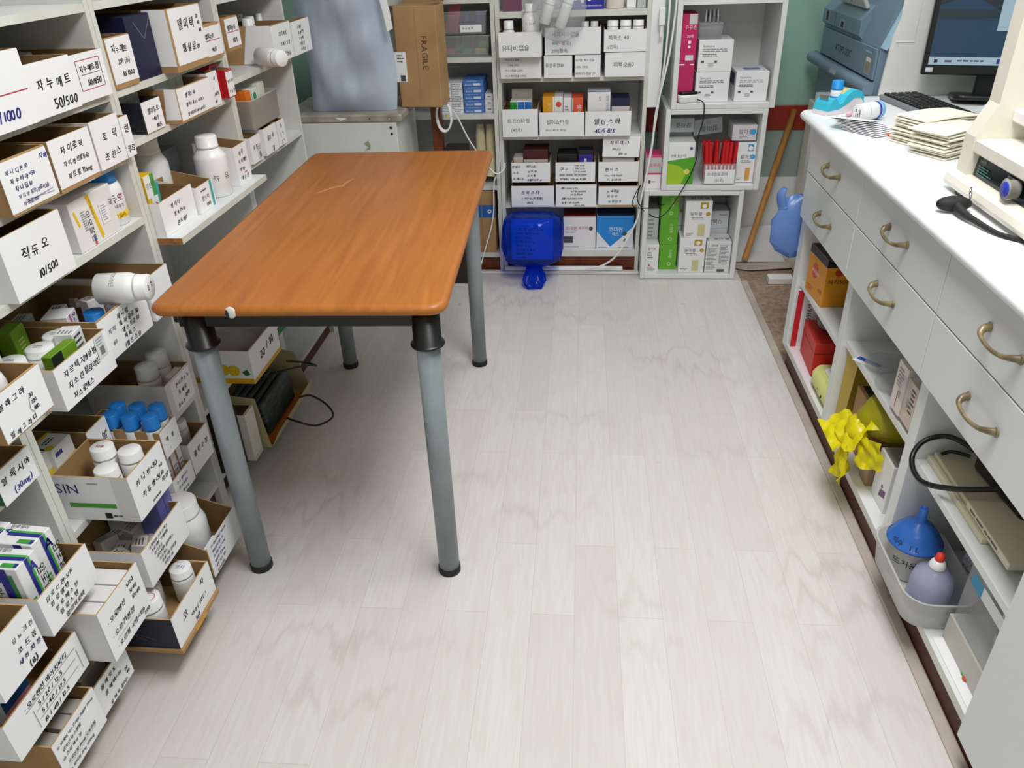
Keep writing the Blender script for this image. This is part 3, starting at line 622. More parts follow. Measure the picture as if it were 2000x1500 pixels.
for i, (s, d, z, a, b_) in enumerate(((-.50, .0, .655, .2, .1), (-.48, -.06, .665, .6, -.1), (-.44, -.02, .665, -.2, .12), (-.46, -.11, .66, .3, 0), (-.50, -.12, .66, 1.2, .1), (-.455, -.17, .66, .1, .05))):
    box('L', s, d, z-.018, .05, .035, .022, 'small white carton heaped in the tray behind the tabletop corner', de={'t': [('f', .1, .3, .7, .8, 3, 'g')], 'f': [('f', .1, .2, .8, .8, 2, 'g')]}, rot=(b_*.5, b_, a), group='white cartons heaped by the table corner')
for i, (s, d) in enumerate(((-.48, -.02), (-.47, -.1))): box('L', s, d, .6095, .045, .06, .04, 'white carton at the bottom of the heap by the table corner', group='cartons under the heap')
box('L', -.68, -.05, .6095, .05, .05, .085, 'white carton with a pink stripe and the word ending in f C', de={'f': [('p', '#d85a9e', [(.22, 1), (.36, 1), (.62, 0), (.48, 0)]), ('t', 'Zelief C', .55, .95, .17, 'k', 'v'), ('c', .78, .9, .003, '#8a1440')]}, drz=.25)
bottle(at('L', -.618, -.035, .6095), .022, .07, 'small white bottle with a blue cap in the dense-list tray', 'bcap', caph=.33, capr=.95, band=[(.35, .5, '#d02b36')])
bottle(at('L', -.565, -.012, .6095), .026, .062, 'white bottle with a broad written white lid in the dense-list tray', capr=.98, caph=.2, capink=[('t', '미세뉴', .2, .55, .14, 'K', 'h'), ('t', '보건용', .2, .35, .14, 'K', 'h')])
for i, (s, d, a) in enumerate(((-.60, -.12, .3), (-.555, -.09, -.4), (-.65, -.17, .2))): box('L', s, d, .6095, .04, .03, .06, 'small white carton deep in the dense-list tray', de={'t': [('f', .1, .2, .8, .8, 3, 'k')]}, drz=a, group='white cartons in the dense-list tray')
for i, (s, d) in enumerate(((-.853, -.05), (-.80, -.03), (-.7475, -.03))): bottle(at('L', s, d, .6095), .026, .083, 'white bottle with a flat lid in the three-line tray', capr=.98, caph=.2, capink=[('f', .3, .4, .7, .6, 2, 'g')], group='flat-lidded bottles in the three-line tray')
box('L', -.79, -.085, .6095, .05, .03, .105, 'light green carton in the three-line tray', '#7ba428', {'f': [('f', .3, .5, .8, .8, 4, '#cfe08a')]}, drz=.2)
box('L', -.85, .028, .6095, .075, .02, .088, 'green and black carton at the front of the three-line tray', '#6f9a22', {'f': [('r', 0, 0, .4, 1, '#1e2422'), ('f', .5, .4, .9, .8, 3, '#cfe08a')]})
box('L', -.77, .02, .6095, .04, .035, .094, 'white carton with a code square at the front of the three-line tray', de={'t': [('f', .1, .1, .6, .9, 4, 'g')], 'f': [('f', .1, .6, .9, .95, 3, 'k')]}, drz=.15)
for i, (s, d, h) in enumerate(((-1.04, .05, .115), (-1.0, .03, .10))): bottle(at('L', s, d, .6695), .026, h, 'white wide-shouldered bottle in the tray marked 30, 120 and 180', capr=.86, caph=.22, group='bottles in the 30-120-180 tray')
# pulled-out shelf z .75
tray('L', -.375, -.218, .0235, .7505, .078, .1, 'white tray with three short lines on the pulled-out shelf', ink=H(('팜 비 나', .3, .68, .16), ('팜 비 어<10', .34, .42, .14), ('콘 시 베르', .36, .14, .15)))
box('L', -.362, -.005, .7535, .045, .03, .13, 'yellow and white carton standing in the three-line tray on the pulled-out shelf', '#edc41c', {'f': [('r', .3, 0, 1, .62, '#f4f4f6'), ('r', .62, .62, 1, 1, '#4aa54c'), ('r', 0, .62, .62, 1, '#f4f4f6'), ('t', '종현약', .08, .78, .12, 'k'), ('t', 'ㅅㅂ', .55, .55, .16, '#8a2a50', 'v'), ('r', .38, .02, .46, .5, '#3f8a58')]}, drz=.03)
box('L', -.372, -.045, .7535, .045, .028, .085, 'opened yellow carton behind the yellow and white one', '#e3b81a', {'t': [('r', .1, .1, .9, .9, 'paper')]})
box('L', -.322, -.03, .7545, .05, .018, .098, 'teal-lidded carton leaning in the three-line tray on the pulled-out shelf', '#45b5b8', {'f': [('f', .1, .6, .9, .9, 3, '#123c40')]}, rot=(0, .10, 0))
tray('L', -.212, -.125, .0312, .7505, .064, .1, 'small white tray with a teal stripe and a cut-down corner', hb=.084, ink=[('r', .8, .02, .93, 1, '#3fb2ad'), ('t', '팜노바', .2, .42, .22, 'k'), ('f', .22, .72, .7, .84, 1, 'k'), ('r', .42, .16, .66, .27, '#7b7b60')])
bottle(at('L', -.155, -.1085, .7505), .048, .168, 'biggest white bottle with a dark red label on the pulled-out shelf', caph=.2, capr=.78, ink=[('더-', -.6, .2, .01, 'k')], band=[])
bottle(at('L', -.045, .0, .7505), .041, .152, 'white bottle with a square blue label on the pulled-out shelf', caph=.2, capr=.68, ink=[('뉴 유', -.55, .3, .02, 'k')])
for par, col, z0, z1, a0, a1, rr_, txt in ((bpy.data.objects[-1] if False else None, '#8e2430', .105, .122, -1.0, -.3, .0487, 'ㄴ'),): pass
tray('L', .024, .108, .033, .7505, .102, .11, 'white tray with four stacked lines and a small pink mark at the pulled-out shelf end', ink=H(('하 루', .3, .74, .14), ('하 이 페넨', .2, .54, .12), ('하 이 -', .2, .34, .12), ('하 슨 산', .22, .1, .13))+[('t', 'new', .5, .25, .09, '#d8407c', 'h')], hb=.115)
box('L', -.10, -.15, .7505, .0, .0, .0, 'x') if False else None
box('L', -.20, -.159, .852, .17, .125, .075, 'pale blue box with a printed eye mark lying above the bottles', '#a8c8dc', {'f': [('t', '02%', .72, .55, .26, '#2b5f94', ''), ('c', .62, .68, .007, '#123a78'), ('f', .6, .12, .95, .4, 2, '#3b5f86'), ('l', .5, .1, .58, .7, .0012, '#334455')]}, name='storage_box', cat='box')
box('L', -.272, -.162, .7505, .13, .12, .10, 'orange-brown box standing at the back of the pulled-out shelf', '#8c3d12', {'f': [('t', 'OH', .55, .45, .26, '#d98a6a'), ('c', .3, .75, .004, '#e0a030')]}, name='storage_box', cat='box')
box('L', -.075, -.15, .7505, .15, .13, .10, 'grey box supporting the pale blue box', '#8a9096', name='storage_box', cat='box')
# far unit z .765
tray('L', .19, .264, .009, .7655, .073, .12, 'cardboard-lined white tray with a barcode slip, beside the pulled-out shelf', ink=H(('푸 밀 스', .2, .5, .2))+[('r', .55, .05, .95, .62, 'paperg'), ('f', .6, .4, .9, .58, 2, 'g'), ('r', .68, .12, .85, .34, '#6a6b70')])
tray('L', .285, .385, .013, .7655, .077, .12, 'white tray under the clear bin, partly covered by film', ink=H(('콜리', .2, .5, .22, 'k'), ('퓨', .6, .55, .2), ('|||', .5, .1, .25)))
tray('L', .40, .462, .011, .7655, .074, .12, 'white tray with a bracketed card under the clear bin, at the shelf end', ink=H(('프', .4, .66, .24), ('( ㄱ', .3, .36, .22), ('( ㄱ', .32, .06, .22)))
o = thing('clear_bin', 'clear plastic bin holding orange and green cartons at the far shelf unit', 'bin', at('L', .245, .012, .847), FR['L'][3])
m = MB(); m.rr(0, .21, 0, .115, .012, [(0, .006), (.004, .002), (.08, 0), (.082, -.003), (.084, -.003), (.084, .002), (.006, .005)], 'milky', n=3); m.build('bin_shell', o)
box('L', .262, -.008, .8535, .035, .07, .098, 'orange carton in the clear bin', '#e8761a', {'f': [('r', 0, 0, 1, .12, '#f4f4f6'), ('t', 'ㅎ', .3, .5, .14, '#f8d0a8')], 'r': [('r', 0, 0, 1, 1, '#f4f4f6')]})
box('L', .303, -.008, .8535, .045, .06, .098, 'white carton with a green leaf disc in the clear bin', '#eef0ee', {'f': [('c', .5, .78, .012, '#2f9a5e'), ('r', 0, .55, .04, 1, '#2f9a5e'), ('f', .2, .1, .8, .5, 3, 'g')]})
box('L', .36, -.01, .8535, .05, .05, .105, 'plain cream carton standing tallest in the clear bin', '#e4e2d4')
box('L', .18, -.04, .845, .07, .14, .04, 'olive green carton behind the clear bin', '#5c7a26', name='medicine_box') if False else None
box('L', .27, -.13, .7655, .17, .10, .2, 'bright green carton with a slanted top behind the clear bin', '#2f7a2c', {'f': [('r', 0, 0, 1, .5, '#4c6a26')]}, name='medicine_box')
# row z .35
tray('L', -.885, -.757, .118, .3505, .106, .155, 'white tray with SIN and a green bar on its side', lab=(0, 0, 1, 1), side=[('t', 'SIN', -.0, .62, .3, 'N'), ('r', .12, .30, .74, .40, '#4f9a2f'), ('f', .45, .82, .6, .88, 1, 'g'), ('r', .55, .06, .64, .19, 'K'), ('f', .66, .07, .95, .16, 1, 'k'), ('r', .78, 0, 1, 1, 'paperg')], ink=H(('카 나 브<30', .14, .66, .15), ('60', .78, .54, .12), ('카 듀 엣<5/10', .2, .36, .14), ('10/20', .74, .24, .12))+[('f', .4, .06, .8, .14, 1, 'k')])
for i, (s, d) in enumerate(((-.856, .06), (-.795, .075), (-.80, .022))): bottle(at('L', s, d, .3545), .0245, .105+.01*(i == 2), 'white round-capped bottle in the tray with the green bar', capr=.95, caph=.22, capink=[('t', '50정', .25, .4, .2, 'R', 'h')] if i == 2 else (), group='bottles in the green-bar tray')
tray('L', -.752, -.685, -.04, .3505, .115, .2, 'cardboard tray with a skewed two-column slip, behind the green-bar tray', ext='card', lab=(-.05, .18, 1.0, 1), ink=H(('카  발', .1, .55, .22), ('<', .42, .12, .3), ('시 5', .62, .34, .13), ('25', .64, .12, .13)))
for i, (s, d) in enumerate(((-.75, -.09), (-.72, -.11))): pass
for i, (s, d, z) in enumerate(((-.845, -.05, .3505), (-.90, -.06, .3505))):
    box('L', s, d, z, .062, .05, .135, ('white and yellow carton printed Kabalin, nearer the tray with blue caps', 'white and yellow carton in shade, left of its twin')[i], '#f1f0ee', {'f': [('r', .6, .5, 1, .72, '#f0d22a'), ('t', 'Kabalin', .12, .1, .13, 'K'), ('f', .1, .8, .5, .95, 1, 'B')], 't': [('r', 0, .86, 1, 1, '#f0d22a'), ('f', .3, .4, .8, .7, 2, 'K'), ('c', .15, .2, .009, '#f0d22a')]})
tray('L', -.672, -.60, .062, .3505, .062, .17, 'cardboard tray full of blue-capped bottles with a small bent slip', ext='card', lab=(0, -.1, 1, 1), hb=.075, ink=H(('맥 . 용', .2, .5, .2), ('-', .3, .2, .2)))
for i, (s, d) in enumerate(((-.655, .04), (-.617, .037), (-.657, -.005), (-.618, -.008), (-.655, -.05), (-.617, -.055))):
    bottle(at('L', s, d, .3545), .0185, .096, 'small white bottle with a blue cap in the bent-slip tray', 'bcap', caph=.36, capr=.99, ink=[('||', -.6, .2, .01, 'k'), ('::', -.3, .35, .01, 'R')], group='blue-capped bottles in the bent-slip tray')
tray('L', -.532, -.412, .013, .3505, .096, .2, 'grey-shaded tray with a handwritten card under the tabletop edge', ext='paperg', lab=(.18, .12, .95, .95), ink=H(('콘 시 콘 즈 누', .2, .72, .14), ('포 베 로', .25, .45, .15), ('리피', .5, .2, .16), ('콜 로 콘', .1, .1, .12)))
for i, (s, d, h) in enumerate(((-.50, -.04, .13), (-.449, -.04, .138))): bottle(at('L', s, d, .3545), .027, h, ('cloudy wide-capped jar in the grey-shaded tray, its cap tilted', 'cloudy jar with a grey lid in the grey-shaded tray, by the post')[i], cap='milky', body='pilltr', capr=.95, caph=.26)
box('L', -.475, .003, .3545, .05, .02, .085, 'red and white carton between the cloudy jars', '#e9e4de', {'f': [('r', 0, 0, .75, .55, '#a8151f'), ('f', .1, .7, .9, .85, 1, 'k')]})
# row z .21
tray('L', -.556, -.455, .042, .2105, .088, .2, 'white tray with a pale pink card by the table leg', ext='paperg', ink=H(('콜 킹 고 정', .14, .5, .18)))
bottle(at('L', -.49, -.01, .2145), .022, .11, 'white round bottle in the pale pink card tray', capr=.95)
tray('L', -.655, -.565, .045, .2105, .055, .2, 'low white tray with a small faded three-line card', ink=H(('크 스 플라비스', .14, .68, .16, 'k'), ('크 서 플로스', .16, .4, .16), ('크 렌 산 15', .2, .1, .15)))
for i in range(3): box('L', -.645+.027*i, .03, .2145, .025, .06, .112, 'tall white carton with a red side in the low faded-card tray', '#dfdde0', {'f': [('r', 0, 0, .2, 1, '#a04a34'), ('f', .3, .1, .9, .6, 5, 'g')]}, group='tall cartons in the faded-card tray')
tray('L', -.923, -.76, .122, .2105, .09, .165, 'wide white tray with a bowed front and seven bulleted lines', ink=H(*[('· '+t, .12+.03*i, .86-.125*i, .1) for i, t in enumerate(('크록비정 크로스액스', '크로카민 크레비톨', '코다론정', '코러시판 콜리네스', '코자엑스', '코푸시럽 코대원', '큐란정 80'))]))
for i in range(2): box('L', -.80+.028*i, .098, .2145, .026, .05, .115, ('lilac carton with a magenta end in the bulleted tray, nearer the camera', 'lilac carton with a magenta end in the bulleted tray, farther one')[i], '#6a6cb0', {'t': [('r', 0, .68, 1, 1, '#d0206a'), ('r', .1, .05, .9, .6, '#a9acdc'), ('f', .2, .1, .8, .5, 2, 'N')]})
rs = random.Random(5)
for i in range(9): box('L', -.91+.045*(i % 3), .085-.045*(i//3), .2145+.02*(i % 2), .04, .03, .03, 'small grey-white carton jumbled in the bulleted tray', '#c9c6c2', {'t': [('f', .1, .2, .8, .8, 3, 'k')]}, rot=(rs.uniform(-.3, .3), rs.uniform(-.2, .2), rs.uniform(-.5, .5)), group='jumbled cartons in the bulleted tray')
box('L', -.80, .012, .2145, .03, .04, .1, 'white carton at the back of the bulleted tray', '#e3e1de')
tray('L', -1.105, -.973, .146, .2105, .118, .19, 'tall white tray with three dotted entries and a green bar on its side', side=[('r', .3, .26, .62, .42, '#4f9a2f'), ('f', .12, .84, .45, .9, 1, 'k'), ('r', .72, 0, 1, 1, 'paperg'), ('f', .4, .06, .7, .14, 1, 'k')], ink=H(('· 오로펜션', .1, .64, .12), ('5/20', .66, .82, .1), ('5/40', .68, .68, .1), ('10/40', .68, .54, .1), ('· 오르기진정', .1, .36, .12), ('· 오르필 서방<150', .12, .14, .11), ('200', .8, .06, .1))+[('l', .16, .29, .62, .29, .0006, 'K')])
for i in range(3): box('L', -1.1005+.0415*i, .13, .2145, .039, .16, .1, ('white carton with a blue and red oval mark in the three-entry tray', 'plain white carton in the middle of the three-entry tray', 'plain white carton at the post side of the three-entry tray')[i], de={'t': [('t', 'OMO', .15, .6, .16, '#3a5aa8'), ('c', .75, .8, .006, '#d0342c')] if i == 0 else [('f', .2, .7, .6, .76, 1, 'g')]})
tray('L', -1.305, -1.112, .098, .2105, .084, .2, 'wide white tray with three ruled number lines ending in 12.5', ink=H(('· 오로펜션 에이치씨티', .22, .76, .15), ('5 / 20 / 12.5', .36, .54, .15), ('5 / 40 / 12.5', .36, .32, .15), ('10 / 40 / 12.5', .34, .08, .15))+[('l', .22, .72, .92, .72, .0008, 'K'), ('l', .32, .5, .88, .5, .0008, 'K'), ('l', .32, .28, .88, .28, .0008, 'K'), ('l', .29, .1, .29, .62, .0008, 'K'), ('l', .92, .12, .92, .66, .0008, 'K')])
box('L', -1.26, .06, .2145, .06, .05, .098, 'white carton striped blue and pink in the ruled-line tray', de={'f': [('r', 0, .5, 1, .75, '#2b5f9e'), ('r', 0, .3, 1, .5, '#d88a98')]})
# row z .35 of the nearest unit
tray('L', -1.172, -1.038, .118, .3505, .082, .2, 'white tray with five crowded lines, blue-green cartons standing in it', ink=H(('암 로 디 핀<5/16', .1, .78, .13), ('암 로 발 탄', .14, .6, .13), ('암 로 베 스 틴', .18, .42, .13), ('암 로 스 텐', .22, .24, .13), ('암로/암로바', .28, .07, .13)))
AM = {'f': [('r', .42, 0, .58, 1, '#2b2f8e'), ('r', .58, 0, .68, 1, '#4cae50'), ('t', '암로텔미', .78, .78, .15, 'K', 'v'), ('t', 'A', .42, .78, .2, 'B', 'h'), ('r', .12, .1, .3, .48, '#3fa046'), ('t', '40/5mg', .14, .46, .08, 'paper', 'v')],
      't': [('r', .42, .0, .58, .8, '#2b2f8e'), ('r', .58, 0, .68, .8, '#4cae50'), ('r', .08, .1, .28, .4, '#3fa046'), ('r', .08, .02, .28, .1, '#2b2f8e'), ('t', '암로텔미', .8, .9, .12, 'K', 'v'), ('t', 'A', .5, .8, .2, 'B', 'h')],
      'l': [('r', .55, 0, .75, 1, '#2b2f8e'), ('r', .75, 0, .85, .9, '#3a8a40'), ('t', '암로텔미', .25, .72, .16, 'K', 'v'), ('t', 'A', .45, .78, .2, 'B', 'h')]}
a0 = box('L', -1.162, .095, .3535, .048, .075, .135, 'white carton with blue and green stripes, frontmost in the five-line tray', de=AM)
for (s, d, z, lb) in ((-1.108, .085, .3535, 'white carton with blue and green stripes, second along in the five-line tray'), (-1.155, .012, .3535, 'white carton with blue and green stripes, back row at the camera side'), (-1.10, .008, .3535, 'white carton with blue and green stripes, back row by the post')):
    dup(a0, at('L', s, d, z), a0.rotation_euler.z-.06, lb)
tray('L', -1.30, -1.196, .122, .3505, .1, .24, 'white tray cut by the photo edge, wavy blue writing and a bracketed number', ext='paper', rim='cardedge', ink=H(('당 뇨 크 린', .5, .66, .12, 'k'), ('코 드 정', .52, .44, .13), ('새 화 자 정', .45, .26, .13, 'N'), ('(8)', .6, .06, .16)))
for i, (s, d) in enumerate(((-1.268, .08), (-1.23, .02))): bottle(at('L', s, d, .3545), .027, .115, 'white rounded bottle in the tray at the photo edge', group='bottles at the photo edge', capr=.9)
# bottom row z .075
tray('L', -1.124, -1.018, .093, .0755, .076, .2, 'white tray low by the floor marked 10, 20 and 40', ext='paper', ink=H(('올 메 잇 %', .14, .72, .15), ('올 메 텍<10', .18, .46, .15), ('20', .78, .34, .13), ('40', .8, .2, .13), ('올 메 텍 플러스', .22, .06, .13)))
tray('L', -1.252, -1.13, .1, .0755, .094, .2, 'cardboard tray with a closely written paper at the bottom photo edge', ext='card', lab=(0, 0, 1, 1), ink=H(('① 피레이 이스고려프라졸정 20mg', .05, .8, .085), ('  암포신 맨스멜정', .08, .64, .085), ('② 스로 해미 정', .06, .48, .09), ('  오로신정 60mg/오늘안됨', .08, .3, .085), ('③ 모비칠 2mg 200mg', .08, .12, .085))+[('l', .1, .26, .8, .26, .0005, 'K')])
for i in range(6): box('L', -1.237+.0355*(i % 3), .088-.065*(i//3), .0815, .030, .045, .06, 'crumpled grey-white sachet carton in the closely written tray', '#b9b8b2', rot=(rs.uniform(-.04, .04), rs.uniform(-.04, .04), rs.uniform(-.1, .1)), group='sachets in the closely written tray')
box('L', -1.10, .05, .0795, .07, .06, .06, 'grey carton with a code square in the low floor-side tray', '#bdbbb6', {'t': [('r', .5, .4, .8, .8, 'k')]})
tray('L', -.968, -.80, .171, .0865, .083, .165, 'navy-sided tray on a flat cardboard sheet marked 50 and 100, bottom row', ext='#171b30', lab=(0, 0, 1, 1), rim='cardedge', ink=H(('코', .2, .52, .24), ('자', .7, .72, .22), ('<50 ( 30T )', .36, .30, .17), ('100', .42, .06, .17)), side=[('l', .4, .5, .7, .3, .0006, 'g'), ('l', .3, .6, .6, .25, .0006, 'g')])
m = MB(); m.box(0, .175, 0, .168, 0, .010, 'card', .001); m.quad((.06, -.0005, 0), (.11, -.0005, 0), (.11, -.0005, .0095), (.06, -.0005, .0095), '#d8a01c'); o = m.build('cardboard_sheet'); o.location = at('L', -.972, .177, .0758); o.rotation_euler = (0, 0, FR['L'][3]); tag(o, 'flat cardboard sheet under the navy-sided tray', 'cardboard')
bottle(at('L', -.935, .11, .0905), .027, .105, 'white pill bottle with a red ring on its lid, front of the navy-sided tray', capr=.97, caph=.26, capink=[('c', .6, .5, .012, '#c83a50'), ('c', .6, .5, .0105, 'pill'), ('t', '코자', .15, .4, .16, 'B')])
bottle(at('L', -.865, .06, .0905), .029, .13, 'taller white bottle with red and blue lid print in the navy-sided tray', capr=.95, caph=.24, capink=[('r', .35, .62, .75, .78, '#7a1c28'), ('t', '코자', .3, .34, .22, '#2a6ab8')], ink=[('정보', -.5, .3, .012, 'k')])
bottle(at('L', -.83, .125, .0905), .024, .088, 'white bottle with blue lid letters at the front corner of the navy-sided tray', capr=.97, caph=.24, capink=[('t', '코자', .3, .4, .24, '#3a62b0')])
box('L', -.92, .05, .0905, .035, .04, .125, 'slim white carton at the back of the navy-sided tray', de={'f': [('f', .2, .3, .8, .8, 5, '#6c86a8')]})
tray('L', -.755, -.605, .145, .0755, .08, .14, 'cardboard tray with a dense blue list, holding the huge white jar', ext='card', lab=(.02, -.05, 1, 1.05), hb=.13, ink=H(*[(t, .1, .84-.16*i, .1, k) for i, (t, k) in enumerate((('① 레바미피드 8정/15', 'K'), ('레보설피리드 15', 'B'), ('② 렉사프로 5/10', 'B'), ('레날민 정 8mg', 'B'), ('레바 넥스 100', 'K'), ('로수바미브', 'K')))]))
bottle(at('L', -.69, .066, .0795), .0505, .16, 'huge white jar with a wide lid in the dense blue list tray', capr=.83, caph=.22)
box('L', -.735, .140, .0795, .05, .016, .06, 'small white carton in front of the huge jar', de={'f': [('f', .1, .3, .5, .8, 3, 'k')]})
# things behind the table, lower shelves
def fruit_box(s0, d, z0, w, dep, h, label, col, fruit, ink=()):
    r = tray('L', s0, s0+w, d, z0, h, dep, label, ext='paper', inner='paperg', rim='paper', name='fruit_box', cat='box', ink=ink or [('r', 0, 0, 1, .16, col)],
             side=[('r', 0, 0, 1, .16, col)]+[('c', u, v, .017, fruit) for u, v in ((.60, .42), (.74, .40))]+[('p', '#2f6a2a', [(.85, .36), (.93, .44), (.97, .3), (.9, .24)]), ('p', '#2f6a2a', [(.5, .5), (.56, .52), (.58, .46), (.52, .44)])])
    return r
fruit_box(-.235, .08, .2805, .2, .2, .10, 'white box with printed lemons and a yellow base under the table', '#d8a812', '#e0c21c', ink=[('r', 0, 0, 1, .12, '#d8a812'), ('t', '20', .3, .45, .3, 'K', 'h'), ('t', '/ 30', .55, .5, .3, 'K', 'h')])
fruit_box(.0, .04, .2805, .13, .16, .09, 'white box with a green base behind the lemon box', '#157a36', '#d88a1c', ink=[('r', 0, 0, 1, .28, '#157a36')])
m = MB(); ellip(.0, .0, .0, .085, .075, .04, 'clearbag', m, 16, .08); ellip(.02, -.02, -.01, .05, .03, .025, '#b59aa0', m, 12, .15); o = m.build('plastic_bag'); o.location = at('L', -.135, -.02, .345); tag(o, 'crumpled pinkish clear bag inside the lemon box', 'bag')
r = thing('paper_bag', 'beige paper carrier bag with black rope handles lying open by the long wall', 'bag', at('L', -.245, .092, .0758), FR['L'][3])
m = MB(); t_ = .003
m.add([(0, 0, 0), (.33, -.005, 0), (.325, .24, 0), (.005, .24, 0)], [(0, 1, 2, 3)], 'kraft')
for q, (a, b, c, d) in enumerate((((0, 0, 0), (.33, -.005, 0), (.32, -.02, .045), (.03, -.012, .03)), ((.005, .24, 0), (.325, .24, 0), (.325, .235, .175), (.01, .235, .18)), ((0, 0, 0), (.005, .24, 0), (.01, .235, .18), (.02, .03, .15)), ((.33, -.005, 0), (.325, .24, 0), (.325, .235, .175), (.335, .03, .13)))): m.add([a, b, c, d], [(0, 1, 2, 3)], 'kraft')
m.add([(.02, .004, .003), (.3, 0, .003), (.3, .05, .003), (.02, .05, .003)], [(0, 1, 2, 3)], '#c87a22')
deco(m, (.1, .234, .1), (1, 0, 0), (0, 0, 1), .06, .03, [('c', .5, .5, .018, '#6a603e'), ('c', .5, .5, .015, 'kraft'), ('f', .2, .3, .8, .7, 2, '#6a603e')]); m.build('bag_body', r)
m = MB(); m.tube([(.10, -.015, .035), (.09, -.05, .03), (.10, -.10, .012), (.16, -.13, .004), (.21, -.10, .012), (.22, -.05, .04), (.20, -.018, .045)], .0033, 'blk', n=6, sub=6); m.build('rope_handle', r)
m = MB(); m.tube([(.12, .06, .15), (.17, .0, .155), (.25, -.04, .13), (.30, -.05, .10), (.32, -.01, .10), (.29, .04, .12)], .0033, 'blk', n=6, sub=6); m.build('rope_handle', r)
for i in range(5): m = MB(); m.rr(0, .21, 0, .10, .012, [(0, .004), (.006, 0), (.016, 0), (.02, .006)], 'darkleaf', n=3); o = m.build('folded_bag'); o.location = at('L', -.19, .052-.024*i, .081); o.rotation_euler = (PI/2-.12, 0, FR['L'][3]); tag(o, 'dark green folded plastic bag standing in the beige carrier bag', 'bag', 'folded bags in the carrier bag')
box('L', -.372, .05, .0755, .055, .22, .175, 'dark brown box below the lemon box', 'dark', name='storage_box', cat='box')
box('L', -.312, .07, .0755, .055, .2, .15, 'white open carton with a dark inside, next to the dark brown box', '#d9d6cc', {'t': [('r', .04, .04, .96, .96, 'dark')], 'f': [('r', .0, .0, 1, .08, '#c9c4b4')]}, name='storage_box', cat='box')
# ---------------------------------------------------------------- far wall: open shelf unit
def bt(x0, x1, z0, h, label, ink, y=3.215, dep=.2, **a): return tray('B', x0, x1, 3.24-y, z0, h, dep, label, ink=ink, **a)
bt(-.317, -.158, .8205, .084, 'white printed tray with four bulleted lines, lower tier of the upper back shelf', [('t', t, .1 if i != 1 else .2, .78-.235*i, .12, 'K') for i, t in enumerate(('·하스비토캡슐', '(100,200)', '·하스2캡슐 (200)', '·하스케어캡슐 (200)'))])
bt(-.147, -.038, .8205, .08, 'white printed tray with one line of five large letters', [('t', '유앤씨캡슐', .04, .5, .2, 'k')])
bt(-.028, .071, .8205, .081, 'white printed tray ending in a cut-off 20 on its last line', [('t', t, .02, .72-.3*i, .14, 'k') for i, t in enumerate(('싸이브렉스캡슐', '(100, 200)', '쎄레네드캡슐 20'))])
bt(.088, .2405, .8205, .087, 'white printed tray marked 80', [('t', '페북소80', .2, .42, .24, 'k')])
bt(-.316, -.154, .9045, .088, 'white printed tray with one line of big letters, two bottles above it', [('t', '유디바캡슐', .07, .28, .26, 'k')], y=3.165)
bt(-.143, .07, .9035, .096, 'white printed tray with 100 and 200 in brackets, red word on it', [('t', '세콕시아캡슐', .12, .68, .2, 'k'), ('t', '100(', .12, .38, .16, 'k'), ('t', '빨', .30, .38, .16, 'R'), ('t', '강)', .38, .38, .16, 'k'), ('t', '200(청색)', .12, .1, .16, 'k')], y=3.212)
bt(.082, .2405, .9105, .078, 'white printed tray marked 40 with a bracketed word under it', [('t', '페북소 40', .1, .56, .24, 'k'), ('t', '(연두)', .09, .16, .2, 'k')], y=3.212)
bottle((-.279, 3.205, .910), .031, .118, 'short white shouldered bottle over the single-line tray', capr=.6, caph=.25, shoulder=.2)
bottle((-.195, 3.2035, .910), .033, .175, 'tall white bottle with a green stripe over the single-line tray', capr=.68, caph=.16, ink=[('1 SIM', -1.3, .6, .012, 'k'), ('|', -1.9, .3, .05, '#5c6a2a')])
for i in range(3): bottle((.115+.048*i, 3.26, .916), .022, .10, 'white lidded bottle in the tray marked 40', caph=.22, capr=.98, ink=[('Gast', -1.4, .2, .009, 'k')], group='lidded bottles in the tray marked 40')
for i in range(2): bottle((.01+.035*i, 3.27, .909), .0155, .105, 'thin white bottle standing in the tray with the red word', capr=.95, group='thin bottles in the red-word tray')
o1 = thing('bagged_bottles', 'clear plastic bag hanging over the shelf edge with white bottles in it', 'bag', (-.085, 3.155, 1.0))
m = MB(); ellip(0, 0, .07, .10, .047, .115, 'clearbag', m, 20, .06); m.build('bag_film', o1)
for i, (x, z, rx, ry, h) in enumerate(((-.045, 1.02, .0, .30, .09), (.012, 1.005, .0, .36, .115), (-.03, 1.115, .0, .1, .05))):
    bottle((-.085+x-.012, 3.155, z), .0195, h, ('white bottle tilted in the hanging clear bag, shorter one', 'white bottle tilted in the hanging clear bag, longer one', 'white bottle at the top of the hanging clear bag')[i], rot=(rx, ry, 0), capr=.95, caph=.25)
# top shelf
def bx(x0, z0, w, dep, h, label, k='board', de=None, y=3.26, **a): return carton('B', x0, 3.24-y, z0, w, dep, h, label, k, de, **a)
bx(-.303, 1.0555, .072, .08, .12, 'white and plum carton on the top back shelf', '#efeef0', {'f': [('r', 0, 0, 1, .36, '#74445c'), ('f', .1, .45, .9, .9, 4, 'g')]})
bottle((-.175, 3.30, 1.0555), .022, .12, 'grey-white bottle with a red mark on the top back shelf', body='paperg', ink=[('부', -1.5, .25, .012, 'R')])
bx(-.05, 1.0555, .13, .1, .13, 'deep blue carton printed with a white gear wheel', '#23259a', {'f': [('c', .38, .62, .05, '#f0f0f4'), ('t', 'BEX', .3, .55, .22, 'R'), ('t', 'www.hanchuel.com', .35, .08, .07, 'paper')]+[('c', .38+.4*math.cos(a*.52), .62+.4*math.sin(a*.52), .007, '#f0f0f4') for a in range(12)]})
bottle((.12, 3.285, 1.0555), .035, .10, 'round cream jar with an orange glow of print on the top back shelf', body='#f1e4dc', caph=.2, capr=.95)
